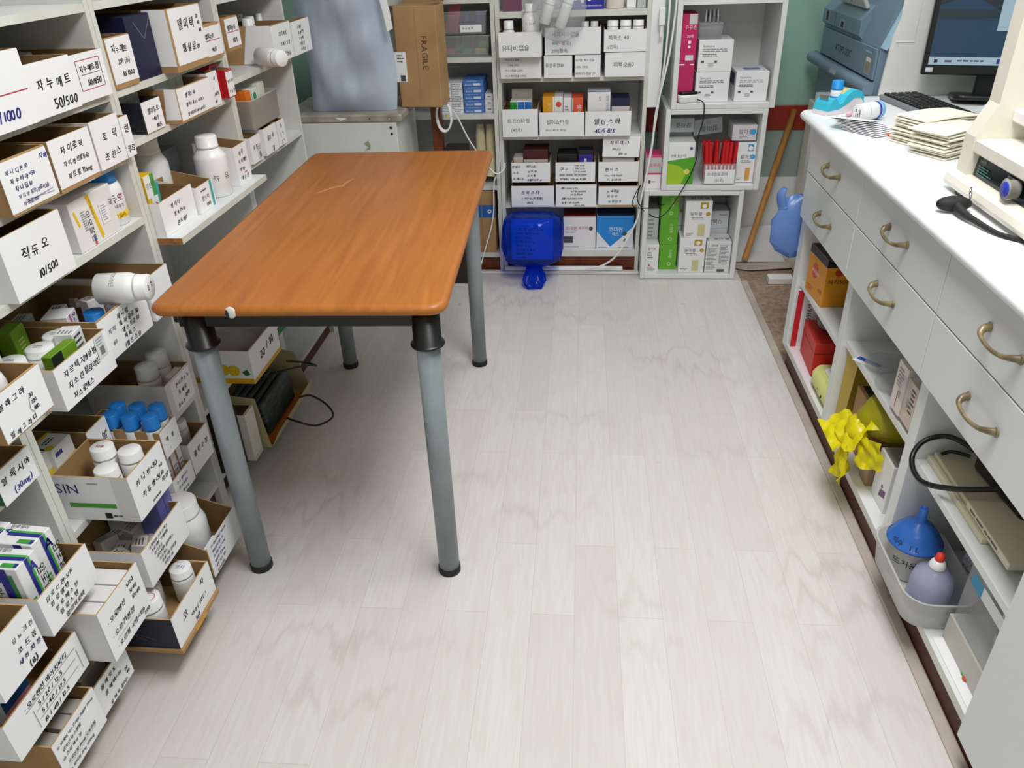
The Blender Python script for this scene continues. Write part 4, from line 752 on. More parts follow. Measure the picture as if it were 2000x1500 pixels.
bx(.165, 1.0555, .035, .05, .1, 'white and bright blue carton on the top back shelf', '#f3f4f6', {'f': [('r', 0, .32, .7, 1, '#2f9ade')]}, y=3.275)
bx(.205, 1.0555, .032, .05, .11, 'pale grey carton at the end of the top back shelf', '#c9cdca', y=3.275)
# second tier: z .597
bt(-.316, -.174, .5975, .108, 'white printed tray marked 40/5 in brackets', [('t', '트윈스타정', .14, .52, .18, 'k'), ('t', '(40/5)', .24, .2, .16, 'k')], y=3.212)
bt(-.167, .012, .5975, .094, 'white printed tray with three dose pairs in one small bracketed line', [('t', '셀미스타정', .15, .52, .21, 'k'), ('t', '(40/5, 40/10, 80/5)', .13, .24, .11, 'k')], y=3.212)
bt(.016, .197, .5975, .095, 'white tray marked 40/5 in blue handwriting', [('t', '텔 탄 스 타', .18, .5, .24, 'k', 'h'), ('t', '40/5 8/5', .2, .14, .24, 'B', 'h')], y=3.212)
bx(-.285, .6015, .085, .06, .13, 'white carton with a green and two blue squares in the bracketed 40/5 tray', de={'f': [('r', 0, .72, .31, .98, '#14962c'), ('r', .35, .72, .66, .98, '#2273cc'), ('r', .69, .72, 1, .98, '#2273cc'), ('t', '트윈스타', .08, .52, .1, 'k')]}, y=3.235)
bx(-.283, .6015, .084, .05, .165, 'grey carton behind the green and blue squares', '#aaa59b', {'f': [('t', 'E', .2, .84, .07, 'k'), ('r', .1, .76, .98, .79, 'k')]}, y=3.30)
bx(-.155, .6015, .046, .12, .145, 'orange and white carton in the three-pairs tray', '#e9a31a', {'f': [('r', .88, 0, 1, 1, '#f4f4f6'), ('t', '셀미스타', .5, .85, .1, '#f7e2b0', 'v')]}, y=3.235)
bx(-.108, .6015, .034, .12, .145, 'white carton with a red disc in the three-pairs tray', de={'f': [('c', .5, .8, .011, '#dc3a34'), ('f', .35, .1, .75, .6, 6, 'g')]}, y=3.235)
bx(-.072, .6015, .032, .12, .14, 'white carton with grey print in the three-pairs tray', de={'f': [('f', .2, .2, .8, .8, 7, 'g')]}, y=3.235)
bx(-.039, .6015, .045, .12, .14, 'orange-red carton lettered downwards in the three-pairs tray', '#ea5a3c', {'f': [('r', 0, 0, .1, 1, '#9bd2d6'), ('t', '셀미스타', .5, .82, .14, 'paper', 'v')]}, y=3.235)
bx(.024, .6015, .09, .11, .16, 'tall white carton with a vertical word in the blue 40/5 tray', de={'f': [('t', '텔탄스타정', .82, .92, .08, '#5a6a9a', 'v'), ('t', '40/5', .5, .9, .06, 'R', 'v')], 't': [('r', 0, 0, 1, .15, '#8aa0e0')]}, y=3.235)
bx(.12, .6015, .07, .11, .135, 'small white carton with a navy top in the blue 40/5 tray', '#d9d3d6', {'f': [('r', 0, .78, 1, 1, '#1b1d4a'), ('f', .3, .2, .9, .6, 4, 'k')], 't': [('r', 0, 0, 1, 1, '#1b1d4a')]}, y=3.235)
# third tier: stacked small trays, z .305
bt(-.289, -.11, .3055, .09, 'white tray marked 40/10 and 80/5 with a bold four-letter title', H(('트 윅 스 타', .22, .6, .2), ('< 40/10 (최종용)', .24, .32, .15), ('80/5', .36, .1, .16)), dep=.19, lab=(0, .06, 1, 1))
bt(-.102, .067, .3055, .095, 'white tray with a crowded price list under the bracketed one', H(('센돔<10 (8) 2.000', .12, .8, .1), ('10구용 (4)12000', .36, .66, .1), ('20 (4) 8,000', .36, .52, .1), ('팔팔<작은 8000 6000', .14, .34, .1), ('팔 팔 < 50 (8.000)', .14, .16, .1), ('100 (2.000)', .45, .03, .1)), dep=.19)
bt(.076, .239, .3055, .088, 'white tray with three short bold lines on brown board', H(('노 베루실', .2, .68, .17), ('리 리 약', .22, .42, .16), ('비 비 반 트', .24, .14, .16)), dep=.19, lab=(0, .08, 1, .97), ext='card')
bt(-.285, -.126, .4125, .081, 'white tray with two columns of names, on the 40/10 tray', H(('엔 델리', .0, .74, .14), ('아 르', .03, .44, .14), ('로 베스틴', .03, .14, .14), ('에지스타', .38, .76, .14), ('딜 아 제', .42, .52, .13), ('로 서 멜', .4, .3, .13), ('모솔키오라 20', .4, .08, .13)), dep=.17, y=3.21)
bt(-.103, .06, .4125, .081, 'white tray with a bracketed three-row price list, on the crowded one', H(('구 구', .1, .6, .2), ('5(10) 13.000', .48, .8, .1), ('10(8) 20.000', .48, .66, .1), ('20 (8) 21.500', .48, .5, .1), ('자이데나 200 (4) 8,000', .1, .1, .14))+[('l', .44, .65, .48, .9, .0006, 'K'), ('l', .44, .65, .48, .45, .0006, 'K'), ('f', .1, .3, .95, .42, 1, 'g')], dep=.17, y=3.21)
bt(.073, .237, .4125, .081, 'white tray with a three-letter title and dose rows, on the brown one', H(('컨 닥 스', .16, .55, .2), ('<50m 1-3정 10000', .14, .28, .12), ('100 1정 2정 1정', .2, .06, .12)), dep=.17, y=3.21)
for x, z in ((-.2, .395), (-.02, .4005), (.16, .3935)): pass
for i in range(4): bx(-.27+.038*i, .3095, .034, .1, .098, 'thin white carton edge in the 40/10 tray', de={'t': [('r', .3, .05, .5, .3, 'k')]}, y=3.228, group='thin cartons in the 40/10 tray') if False else None
bx(-.278, .416, .04, .08, .092, 'speckled pink-white carton in the two-column tray', '#cfc2bd', y=3.235)
bx(-.235, .416, .10, .1, .125, 'dark red carton in the two-column tray', '#4a1416', {'f': [('r', 0, .58, 1, .68, '#c9c2c0')]}, y=3.235)
bx(-.095, .416, .08, .1, .105, 'black carton in the three-row price tray', '#17131a', y=3.235)
bx(-.008, .416, .058, .06, .12, 'purple and black carton in the three-row price tray', '#1c1a2e', {'f': [('r', 0, .4, 1, .85, '#2c2a94'), ('r', .1, .5, .9, .68, '#5848c0'), ('r', .4, .5, .55, .72, 'paper')]}, y=3.235)
o = thing('paper_card', 'loose white card marked 200 (2), leaning above the dose-row tray', 'card', (.088, 3.225, .512), 0, rot=(-.18, .03, 0))
m = MB(); m.box(0, .15, 0, .0012, 0, .082, 'paper'); deco(m, (0, 0, 0), (1, 0, 0), (0, 0, 1), .15, .082, H(('자 이 데 나', .18, .6, .2), ('200(2)', .24, .32, .15, 'k'), ('500 10', .42, .1, .15))); m.build('card_sheet', o)
bx(.09, .4165, .13, .06, .094, 'white flip carton holding up the loose card', '#e6e6e8', y=3.24)
# bottom tier
o = thing('plastic_bag', 'deep blue plastic bag with a written sheet showing through, tail hanging to the floor', 'bag', (-.20, 3.15, .06))
m = MB(); vs, fs = [], []; NA, NZ = 28, 12
prof = [(.0, .02, .02), (.025, .09, .065), (.045, .12, .084), (.10, .130, .088), (.16, .132, .088), (.195, .127, .084), (.218, .116, .076), (.228, .095, .06), (.232, .05, .035)]
for z, a, b in prof:
    for j in range(NA):
        t = 2*PI*j/NA; c, s_ = math.cos(t), math.sin(t); q = 1+.035*math.sin(5*t+40*z)+.02*math.sin(9*t-25*z)
        vs.append((a*q*math.copysign(abs(c)**.7, c), b*q*math.copysign(abs(s_)**.7, s_)+.005, z))
for i in range(len(prof)-1):
    for j in range(NA): fs.append((i*NA+j, i*NA+(j+1) % NA, (i+1)*NA+(j+1) % NA, (i+1)*NA+j))
fs.append(tuple((len(prof)-1)*NA+j for j in range(NA)))
m.add(vs, fs, 'bluefilm', True)
vs = []; fs = []
for i, (z, a, y) in enumerate(((.012, .03, -.02), (-.008, .045, -.055), (-.03, .05, -.08), (-.045, .038, -.10), (-.052, .012, -.11))):
    for j in range(12):
        t = 2*PI*j/12; vs.append((.005+a*math.cos(t)*(1+.15*math.sin(3*t+i)), y+a*.45*math.sin(t), z+.012*math.sin(4*t)*(i > 0 and i < 4)))
for i in range(4):
    for j in range(12): fs.append((i*12+j, i*12+(j+1) % 12, (i+1)*12+(j+1) % 12, (i+1)*12+j))
m.add(vs, fs, 'bluefilm', True); m.build('bag_film', o)
o = thing('carton_box', 'white carton with a handwritten sheet inside the deep blue bag', 'carton', (-.288, 3.117, .106))
m = MB(); m.box(0, .175, 0, .07, 0, .155, 'board', .002)
deco(m, (0, 0, 0), (1, 0, 0), (0, 0, 1), .175, .155, H(*[(t, .1, .84-.115*i, .08, 'N') for i, t in enumerate(('시메틴 콘 가바펜 50mg', '가바로 300정 10mg', '600정 100mg', '가시판 10/10mg', '가나톤 10mg', '가스모틴정 8mg', '로페리돈 2mg', '포리부틴'))])); m.build('box_body', o)
bx(-.071, .1025, .14, .15, .148, 'white carton with red title letters and a dark red top, bottom back shelf', '#eeecef', {'f': [('t', '코대원', .05, .60, .13, 'R'), ('t', '포르테', .46, .62, .1, 'R'), ('c', .85, .64, .009, 'k'), ('r', .02, .2, .3, .4, 'k'), ('f', .05, .5, .4, .55, 1, 'g'), ('f', .05, .06, .5, .1, 1, 'g')]}, top='#7c1b22', y=3.25)
bx(.073, .1025, .158, .15, .150, 'white carton with a large blue triangle and white title letters', '#eef0f4', {'f': [('p', '#1f8ade', [(0, 1), (1, 1), (1, .70), (.62, .30), (.38, .08), (0, .55)]), ('t', '코대원', .32, .55, .15, 'paper'), ('t', '에스', .42, .42, .11, 'paper'), ('c', .76, .48, .010, 'k'), ('f', .06, .04, .3, .08, 1, 'g'), ('f', .6, .04, .9, .08, 1, 'g'), ('c', .78, .27, .008, 'g')]}, top='#1d3f6a', y=3.25)
# ---------------------------------------------------------------- the shelf unit half hidden behind the cardboard box
def pbin(x0, z0, w, h, label, divs=0):
    r = thing('plastic_bin', label, 'bin', (x0, 3.25, z0)); m = MB()
    m.rr(0, w, 0, .16, .014, [(0, .012), (.004, .006), (h-.006, 0), (h-.003, -.004), (h, -.004), (h, .002), (.006, .008)], 'clear', n=4); m.build('bin_shell', r)
    for i in range(divs): m = MB(); m.box(w*(i+1)/(divs+1)-.001, w*(i+1)/(divs+1)+.001, .008, .15, .007, h-.012, 'clear'); m.build('divider', r)
    return r
pbin(-.55, .8975, .190, .078, 'clear divided bin with coloured caps inside, on the shelf behind the cardboard box', 2)
r = pbin(-.552, .9775, .185, .083, 'clear bin with pink and blue bags, stacked on the divided bin')
m = MB(); m.box(.08, .165, -.0022, -.0012, .01, .036, 'paper'); deco(m, (.08, -.0022, .01), (1, 0, 0), (0, 0, 1), .085, .026, H(('유 산 킹 지', .1, .4, .36))); m.build('paper_label', r)
for i, (x, z, c, lb) in enumerate(((-.52, .904, '#d86a86', 'pink round cap in the divided bin'), (-.455, .904, '#2f9a50', 'green cap lying flat in the divided bin'), (-.40, .904, '#cfc860', 'yellow block in the divided bin'), (-.385, .928, '#43a85a', 'green block on the yellow one'))):
    m = MB(); m.rr(-.022, .022, -.02, .02, .008, [(0, .002), (.003, 0), (.019, 0), (.022, .003)], c, n=3); o = m.build('coloured_puck'); o.location = (x, 3.30, z); tag(o, lb, 'cap')
m = MB(); m.rr(-.022, .022, -.02, .02, .008, [(0, .002), (.003, 0), (.012, 0), (.015, .003)], '#2f9a50', n=3); o = m.build('coloured_puck'); o.location = (-.478, 3.30, .921); o.rotation_euler = (0, -.5, 0); tag(o, 'green cap tilted on its edge in the divided bin', 'cap')
m = MB(); m.add([(0, 0, 0), (.05, 0, .0), (.065, .02, .1), (.02, .02, .09), (0, .05, 0), (.05, .05, 0), (.062, .04, .1), (.022, .04, .09)], [(0, 1, 2, 3), (5, 4, 7, 6), (1, 5, 6, 2), (4, 0, 3, 7), (3, 2, 6, 7), (4, 5, 1, 0)], '#c9606c'); o = m.build('gift_bag'); o.location = (-.535, 3.28, .985); tag(o, 'folded pink paper bag in the upper clear bin', 'bag')
for i, x in enumerate((-.45, -.405)): m = MB(); ellip(0, 0, .034, .02, .026, .03, '#2848a8', m, 12, .1); o = m.build('blue_pouch'); o.location = (x, 3.31, .986); tag(o, 'crumpled blue pouch in the upper clear bin', 'pouch', 'blue pouches in the upper clear bin')
for i in range(2):
    m = MB()
    m.box(0, .046, 0, .16, 0, .115, 'paper')
    deco(m, (0, 0, 0), (1, 0, 0), (0, 0, 1), .046, .115, [('f', .02, .02, .98, .98, 17, 'g')]); o = m.build('folded_leaflets'); o.location = (-.572+.0475*i, 3.265, .6845); tag(o, ('stack of folded printed leaflets nearest the coiled white cable', 'stack of folded printed leaflets against the blue cartons')[i], 'leaflets')
for i in range(5): bx(-.475+.0015*(i % 2), .6845+.0255*i, .082, .15, .025, 'flat blue carton with white print in the stack of five', '#4f7cc8', {'f': [('t', 'Botulx', .1, .15, .4, '#dfe8f8'), ('r', .5, .15, .85, .5, '#dfe8f8'), ('f', .2, .7, .8, .9, 1, '#b8cdf0')]}, y=3.26, group='flat blue cartons in a stack')
for i in range(3): bx(-.391, .6845+.024*i, .038, .1, .0235, 'flat white carton in the stack of three beside the blue ones', '#dfdedf', {'f': [('f', .3, .3, .8, .7, 1, 'k')]}, y=3.27, group='flat white cartons in a stack')
for i, (x, rx, sy) in enumerate(((-.425, .5, 1.0), (-.382, .62, .8))):
    m = MB(); m.tube([(0, 0, 0, .02), (.004, .02, .06, .0215), (.002, .05, .14, .021), (0, .07, .2, .017)], .02, 'cloth', n=12, sub=4); o = m.build('rolled_cloth'); o.location = (x, 3.275, .42); tag(o, ('roll of cream cloth leaning in the dark bay, nearer the wooden post', 'roll of cream cloth leaning in the dark bay, against the shelf side')[i], 'cloth')
bx(-.50, .0905, .135, .16, .275, 'tall beige cardboard box with a blue tape band and a white pin mark', 'card', {'f': [('r', .2, .58, 1, .78, '#1f5fae'), ('c', .82, .68, .009, 'paper'), ('c', .82, .68, .004, '#1f5fae'), ('r', .55, 0, .58, 1, 'cardin')]}, name='cardboard_box', cat='box', y=3.245)
bx(-.62, .3905, .20, .17, .05, 'dark brown flat box on the middle shelf of the half hidden unit', 'dark', name='storage_box', cat='box', y=3.27)
# ---------------------------------------------------------------- white cubes
Y1 = 3.19
SYN = lambda c: {'f': [('t', 'Symcure', .12, .78, .1, c), ('f', .12, .62, .85, .74, 2, 'g'), ('f', .12, .48, .55, .58, 2, 'k'), ('r', .1, .3, .18, .36, 'k'), ('r', .48, .3, .56, .36, 'k'), ('f', .3, .15, .5, .28, 3, 'g')]}
bx(.434, .7255, .127, .15, .108, 'white carton with a green logo at the bottom of the pair in the top cube', de=SYN('#2a6a58'), y=Y1)
bx(.436, .8345, .127, .15, .1125, 'white carton with a green logo, upper of the pair in the top cube', de=SYN('#2a6a58'), y=Y1)
c = SYN('#2c50a8'); c['t'] = [('r', .3, .3, .8, .6, '#7a84b8')]; c['l'] = [('r', .2, .5, .8, .9, '#4a4c6a')]
bx(.585, .7255, .122, .15, .108, 'white carton with a blue logo alone at the side of the top cube', de=c, y=Y1)
bx(.3665, .7255, .058, .15, .15, 'magenta carton at the bottom against the top cube side', '#c21f62', {'f': [('r', 0, .9, .35, .93, 'paper'), ('r', .7, .9, .95, .93, 'paper')]}, y=Y1)
bx(.367, .877, .059, .15, .16, 'magenta carton with white symbols, upper one with an open lid', '#c81f66', {'f': [('t', '고무손', .2, .68, .11, 'paper'), ('t', '20매', .35, .5, .08, 'paper'), ('c', .55, .40, .006, 'paper'), ('c', .55, .3, .005, 'paper'), ('r', .35, .0, .85, .12, '#e8d8e0'), ('r', .45, .78, .95, 1, '#d8d4d6')]}, y=Y1)
r = thing('clear_case', 'clear plastic case with black picks on the upper white carton', 'case', (.432, 3.20, .9475)); m = MB(); m.rr(0, .088, 0, .08, .006, [(0, .002), (.03, 0), (.048, 0)], 'clearbag', n=2); m.rr(-.001, .089, -.001, .081, .006, [(.0485, 0), (.056, 0), (.058, .003)], 'clear', n=2); m.build('case_body', r)
for i in range(7): m = MB(); m.tube([(0, 0, 0, .0012), (0, .004, .02, .0024), (.0, .006, .042, .0006)], .002, 'blk' if i % 2 else 'paper', n=6); o = m.build('interdental_pick'); o.location = (.458+.0075*i, 3.23, 1.006); tag(o, 'black' if 0 else 'slim pointed pick standing on the clear case', 'pick', 'picks on the clear case')
r = thing('pulse_oximeter', 'white fingertip meter with a black glossy top and a hanging cord', 'meter', (.378, 3.1615, .7255), .30)
m = MB(); m.rr(0, .08, 0, .045, .016, [(0, .008), (.006, .001), (.024, 0), (.03, .002)], 'pill', n=5); m.build('meter_body', r)
m = MB(); m.rr(.002, .078, .002, .043, .015, [(.0305, 0), (.038, .001), (.041, .005)], 'blk', n=5); deco(m, (.002, .002, .041), (1, 0, 0), (0, 1, 0), .076, .041, [('c', .15, .5, .002, 'g'), ('r', .4, .3, .7, .7, '#2a1418')]); m.build('meter_top', r)
m = MB(); m.tube([(.07, .0, .012), (.085, -.03, -.0), (.08, -.045, -.06), (.065, -.045, -.13), (.07, -.04, -.20), (.05, -.045, -.26), (.01, -.05, -.33), (-.045, -.06, -.40), (-.09, -.07, -.42), (-.13, -.075, -.4)], .0022, 'blk', n=6, sub=6); m.build('cord', r)
# middle cube
bx(.350, .4085, .105, .12, .165, 'white and lime green carton with a curved green picture', '#f2f4f2', {'f': [('p', '#58a82a', [(0, 0), (1, 0), (1, .66), (0, .56)]), ('p', '#a8cc2c', [(0, 0), (.55, 0), (.75, .3), (.4, .45), (0, .5)]), ('c', .74, .30, .011, '#e8e070'), ('t', '라미나지', .1, .64, .1, 'k'), ('c', .85, .86, .006, '#5a5a9a')]}, y=3.185)
for i, z in enumerate((.4085,)): bx(.351, z, .10, .05, .19, 'white carton hidden behind the lime green one', '#cfd6d6', y=3.31)
bx(.351, .5995, .10, .1, .054, 'silver carton with upside-down green lettering on top of the stack', '#b4bdbe', {'f': [('t', '알리겔', .9, .65, .42, '#2a6a58', 'u'), ('t', '20', .7, .95, .3, '#6a94a8', 'u')]}, y=3.25)
bx(.352, .5755, .098, .1, .0235, 'silver carton with green lettering under the top one', '#b8c0c0', {'f': [('t', '알리겔', .15, .1, .8, '#2a6a58')]}, y=3.25) if False else None
r = thing('display_bin', 'clear counter bin of red stick packs with a printed card', 'bin', (.492, 3.165, .4085))
m = MB(); m.add([(0, 0, 0), (.13, 0, 0), (.13, 0, .085), (0, 0, .085)], [(0, 1, 2, 3)], 'clear'); m.add([(0, .12, 0), (.13, .12, 0), (.13, .12, .14), (0, .12, .14)], [(3, 2, 1, 0)], 'clear'); m.add([(0, 0, 0), (0, .12, 0), (0, .12, .14), (0, 0, .085)], [(3, 2, 1, 0)], 'clear'); m.add([(.13, 0, 0), (.13, .12, 0), (.13, .12, .14), (.13, 0, .085)], [(0, 1, 2, 3)], 'clear'); m.add([(0, 0, 0), (.13, 0, 0), (.13, .12, 0), (0, .12, 0)], [(3, 2, 1, 0)], 'clear'); m.build('bin_shell', r)
m = MB(); m.box(.006, .124, -.0018, -.0006, .006, .062, 'paper'); deco(m, (.006, -.0018, .006), (1, 0, 0), (0, 0, 1), .118, .056, [('t', '코대원포르테', .06, .58, .27, 'k'), ('t', '(12포)', .34, .16, .25, 'k')]); m.build('printed_card', r)
rs = random.Random(3)
proto = None
for i in range(16):
    lx, ly = .511+.0135*(i % 8), 3.190+.038*(i//8)
    if proto is None:
        m = MB(); m.tube([(0, 0, 0, .0085), (0, 0, .07, .0095), (0, 0, .145, .009), (0, 0, .158, .0085)], .009, '#c8141c', n=8, sub=2, flat=.5); deco(m, (-.004, -.0049, .05), (1, 0, 0), (0, 0, 1), .008, .05, [('r', 0, 0, 1, .35, '#f0e8e8')]); proto = m.build('stick_pack'); o = proto; tag(o, 'red stick pack standing in the clear counter bin', 'sachet', 'red stick packs in the bin')
    else: o = proto.copy(); COL.objects.link(o)
    o.location = (lx, ly, .4125); o.rotation_euler = (-.12+rs.uniform(-.05, .05), (lx-.562)*1.2, rs.uniform(-.5, .5))
bx(.460, .572, .115, .05, .062, 'silver carton tilted over the red packs, lettering upside down', '#cfd3d6', {'f': [('t', '알리겔', .85, .5, .4, '#2f7a68', 'u'), ('t', '20', .6, .85, .28, '#9ab4c4', 'u')]}, y=3.30, rot=(.0, -.12, 0))
ALM = lambda a, b: {'f': [('r', .55, .80, .85, .97, a), ('c', .7, .87, .009, 'paper'), ('t', '알마겔', .18, .62, .11, 'k'), ('c', .86, .66, .009, a), ('f', .25, .5, .85, .58, 2, 'g'), ('r', .52, .06, .78, .38, b), ('f', .08, .06, .4, .14, 2, 'g')], 't': [('t', '알마겔', .2, .3, .4, 'k')]}
bx(.6235, .4085, .0715, .11, .158, 'tall white carton with a blue square and an orange block', de=ALM('#3ba4dc', '#e0a24e'), y=3.195)
bx(.598, .572, .094, .11, .062, 'white carton with a blue drop lying on the tall one', '#dcd9de', {'f': [('t', '알마겔', .25, .45, .32, 'k'), ('c', .86, .55, .011, '#3ba4dc'), ('f', .3, .12, .7, .3, 2, 'g')]}, y=3.21)
bx(.2635, .3865, .063, .1, .066, 'small white and pink carton outside the cubes, lower one', '#f1eef0', {'f': [('r', 0, .9, 1, 1, '#d8427e'), ('r', .22, .35, .35, .55, 'k'), ('f', .4, .38, .8, .5, 1, 'g')]}, y=3.19)
bx(.2635, .453, .063, .1, .07, 'small grey and pink carton with a red word outside the cubes, upper one', '#c9c6c8', {'f': [('t', '고무손', .2, .35, .26, '#d0305c'), ('r', 0, .88, 1, 1, '#d8427e')]}, top='#cf3f78', y=3.19)
# bottom cube
GRN = {'f': [('t', '스티렌', .55, .82, .13, '#e6f6d0', 'v'), ('c', .58, .22, .008, '#d8f0c0'), ('c', .58, .22, .0055, '#6ab22c')]}
for i, lb in enumerate(('lowest of three stacked bright green cartons in the floor cube', 'middle one of three stacked bright green cartons in the floor cube', 'topmost of three stacked bright green cartons in the floor cube')): bx(.3455-.0025*i, .0215+.1135*i, .073, .15, .113, lb, '#66b22a', GRN, y=3.22)
bx(.283, .0215, .056, .07, .125, 'white carton with a small red logo, at the floor cube corner', '#efeef0', {'f': [('t', '알기로', .15, .82, .1, 'k'), ('f', .15, .5, .6, .75, 3, 'k'), ('c', .3, .26, .004, '#d0304a'), ('f', .15, .05, .8, .2, 5, 'g')]}, y=3.185)
bx(.2835, .0215, .055, .1, .255, 'grey-white carton standing behind the one with the red logo', '#d3d6d6', {'f': [('f', .2, .5, .7, .9, 6, 'g')]}, y=3.27)
bx(.425, .0215, .108, .1, .155, 'white carton with a gold square, lower of two in the floor cube', de=ALM('#b89a2c', '#d2cc92'), y=3.18)
bx(.4375, .177, .108, .1, .158, 'white carton with a gold square, upper of two in the floor cube', de=ALM('#b89a2c', '#d2cc92'), y=3.185)
for i in range(2): bx(.422, .0215+.17*i, .05, .09, .168, 'white carton with gold discs behind the gold-square pair', '#d9d9dc', {'f': [('c', .3, .8, .008, '#b8963a'), ('c', .3, .4, .008, '#b8963a')]}, y=3.30, group='cartons with gold discs at the back of the floor cube')
bx(.537, .0215, .103, .1, .14, 'white carton printed with dense columns and a slanted lid', '#e2e2e4', {'f': [('t', '알마겔', .2, .86, .07, 'k'), ('f', .06, .1, .46, .8, 16, 'g'), ('f', .54, .3, .95, .9, 14, 'g'), ('r', .5, .04, .8, .12, 'k')], 't': [('t', '알마겔', .3, .3, .35, 'k')]}, y=3.18)
bx(.538, .0215, .10, .1, .235, 'white carton with bold title letters behind the densely printed one', '#d9dade', {'f': [('t', '알맥스', .1, .76, .1, 'k'), ('f', .6, .9, .95, .94, 1, 'g'), ('l', 0, .65, 1, .68, .002, '#7ab6dc')]}, y=3.30)
# ---------------------------------------------------------------- corner beyond the cubes
m = MB(); m.tube([(0, 0, 0), (.155, .13, .618)], .0135, 'wdst', n=16, sub=1); o = m.build('wooden_rod'); o.location = (.735, 3.335, .02); tag(o, 'round wooden rod leaning on the back wall beside the cubes', 'rod')
m = MB(); m.rr(0, .32, 0, .2, .09, [(0, .0), (.006, .0)], 'trimb', n=6); o = m.build('cardboard_sheet'); o.location = (.675, 3.255, -.004); o.rotation_euler = (.0, -.02, .1); tag(o, 'curled beige card sheet on the floor under the wooden rod', 'cardboard')
m = MB(); m.add([(0, 0, 0), (.225, 0, 0), (.225, .13, .005), (0, .13, .005), (.02, .16, .1), (.21, .16, .12)], [(0, 1, 2, 3), (3, 2, 5, 4)], 'paperg'); o = m.build('paper_sheet'); o.location = (.69, 3.34, .008); tag(o, 'large white paper lying folded up against the back wall', 'paper')
m = MB(); ellip(0, 0, 0, .075, .024, .10, 'bluebag', m, 18, .12); m.tube([(-.045, 0, .06, .02), (-.055, 0, .10, .018), (-.045, 0, .125, .008)], .012, 'bluebag', n=8, flat=.5); m.tube([(.035, 0, .06, .016), (.055, 0, .10, .014), (.07, 0, .12, .006)], .012, 'bluebag', n=8, flat=.5); o = m.build('plastic_bag'); o.location = (.69, 2.480, .475); tag(o, 'pale blue plastic bag hanging off the far end of the counter', 'bag')
m = MB(); m.box(0, .14, 0, .006, -.3, .06, 'clearbag', .001); m.box(.125, .16, .0065, .0075, -.28, .05, '#a0184a'); o = m.build('plastic_sleeve'); o.location = (.76, 2.722, .78); tag(o, 'clear plastic sleeve with a crimson edge hanging behind the counter end', 'sleeve')
m = MB(); m.box(0, .05, 0, .02, 0, .11, 'lam', .002) if False else m.box(0, .10, 0, .05, 0, .03, 'paper', .003); o = m.build('paper_block'); o.location = (.80, 3.12, -.0075); tag(o, 'white paper block on the old brown floor by the card sheet', 'paper')
# ---------------------------------------------------------------- steel-topped cabinet and what stands on it
r = thing('steel_topped_cabinet', 'white metal cabinet with a worn steel top band at the end of the long wall', 'cabinet', (-1.10, 2.86, 0))
m = MB(); m.box(0, .43, .004, .36, 0, .735, 'lamold', .002); deco(m, (0, .004, 0), (1, 0, 0), (0, 0, 1), .43, .735, [('c', .95, .975, .0055, 'gap'), ('c', .953, .945, .005, 'gap'), ('p', '#a9a48c', [(.70, .90), (.74, .915), (.76, .89), (.75, .87), (.70, .865), (.735, .88)])]); m.build('cabinet_body', r)
m = MB(); m.box(0, .452, 0, .36, .7355, .765, 'steel', .006); deco(m, (0, 0, .7355), (1, 0, 0), (0, 0, 1), .452, .03, [('c', .74, .5, .0022, '#4a2a20'), ('c', .90, .45, .0018, '#e8e0d4'), ('p', 'paper', [(.46, .7), (.5, .3), (.56, .6)])]); m.build('steel_top', r)
o = thing('mailing_bag', 'large grey-blue padded mailing bag standing on the steel top', 'bag', (-1.0, 2.885, .766))
m = MB(); vs, fs = [], []; NX, NZ = 14, 18
for side, y in ((0, 0), (1, .12)):
    for iz in range(NZ+1):
        for ix in range(NX+1):
            u, v = ix/NX, iz/NZ; e = min(1, 4*u, 4*(1-u), 5*v+.15); wv = .010*math.sin(9*u+7*v)+.006*math.sin(17*v-6*u)+.004*math.sin(31*u+9*v)
            yy = .06+(-.055*e**.5+wv*e if side == 0 else .055*e**.5)
            vs.append((.0+.32*u+(.012*math.sin(5*v) if ix in (0, NX) else 0), yy, .42*v))
N1 = (NX+1)*(NZ+1)
for s_ in range(2):
    for iz in range(NZ):
        for ix in range(NX):
            a = s_*N1+iz*(NX+1)+ix; f = (a, a+1, a+NX+2, a+NX+1); fs.append(f if s_ == 0 else f[::-1])
m.add(vs, fs, 'mailer', True); m.build('bag_body', o)
m = MB(); m.add([(.30, .0, .42), (.325, .0, .42), (.345, -.012, .34), (.352, -.018, .28), (.332, -.018, .272), (.322, -.012, .33)], [(0, 1, 2, 5), (5, 2, 3, 4)], 'paper'); m.build('paper_strip', o, 'white torn tape strip')
o = thing('cardboard_box', 'tall cardboard box printed with upright letters FRAGILE beside the mailing bag', 'box', (-.668, 2.975, .7665), -.10)
m = MB(); m.box(0, .155, 0, .12, 0, .34, 'card', .002)
deco(m, (0, 0, 0), (1, 0, 0), (0, 0, 1), .155, .34, [('t', 'FRAGILE', .62, .72, .085, '#4a3320', 'v'), ('r', -.1, .26, .22, .56, 'paper'), ('f', .0, .45, .18, .54, 3, 'k'), ('r', .05, .27, .17, .33, 'k'), ('r', .5, .05, .506, .97, 'cardin')]); m.build('box_body', o)
m = MB(); m.add([(.157, .0, .345), (.157, .12, .345), (.20, .1, .43), (.19, .0, .43)], [(0, 1, 2, 3)], 'card'); m.add([(0, .122, .342), (.155, .122, .342), (.155, .16, .42), (0, .16, .42)], [(0, 1, 2, 3)], 'cardin'); m.build('box_flap', o)
m = MB(); m.box(0, .038, 0, .05, 0, .86, 'brown', .002); o = m.build('wooden_post'); o.location = (-.585, 3.10, 0); tag(o, 'red-brown wooden post standing between the cardboard box and the back shelves', 'post')
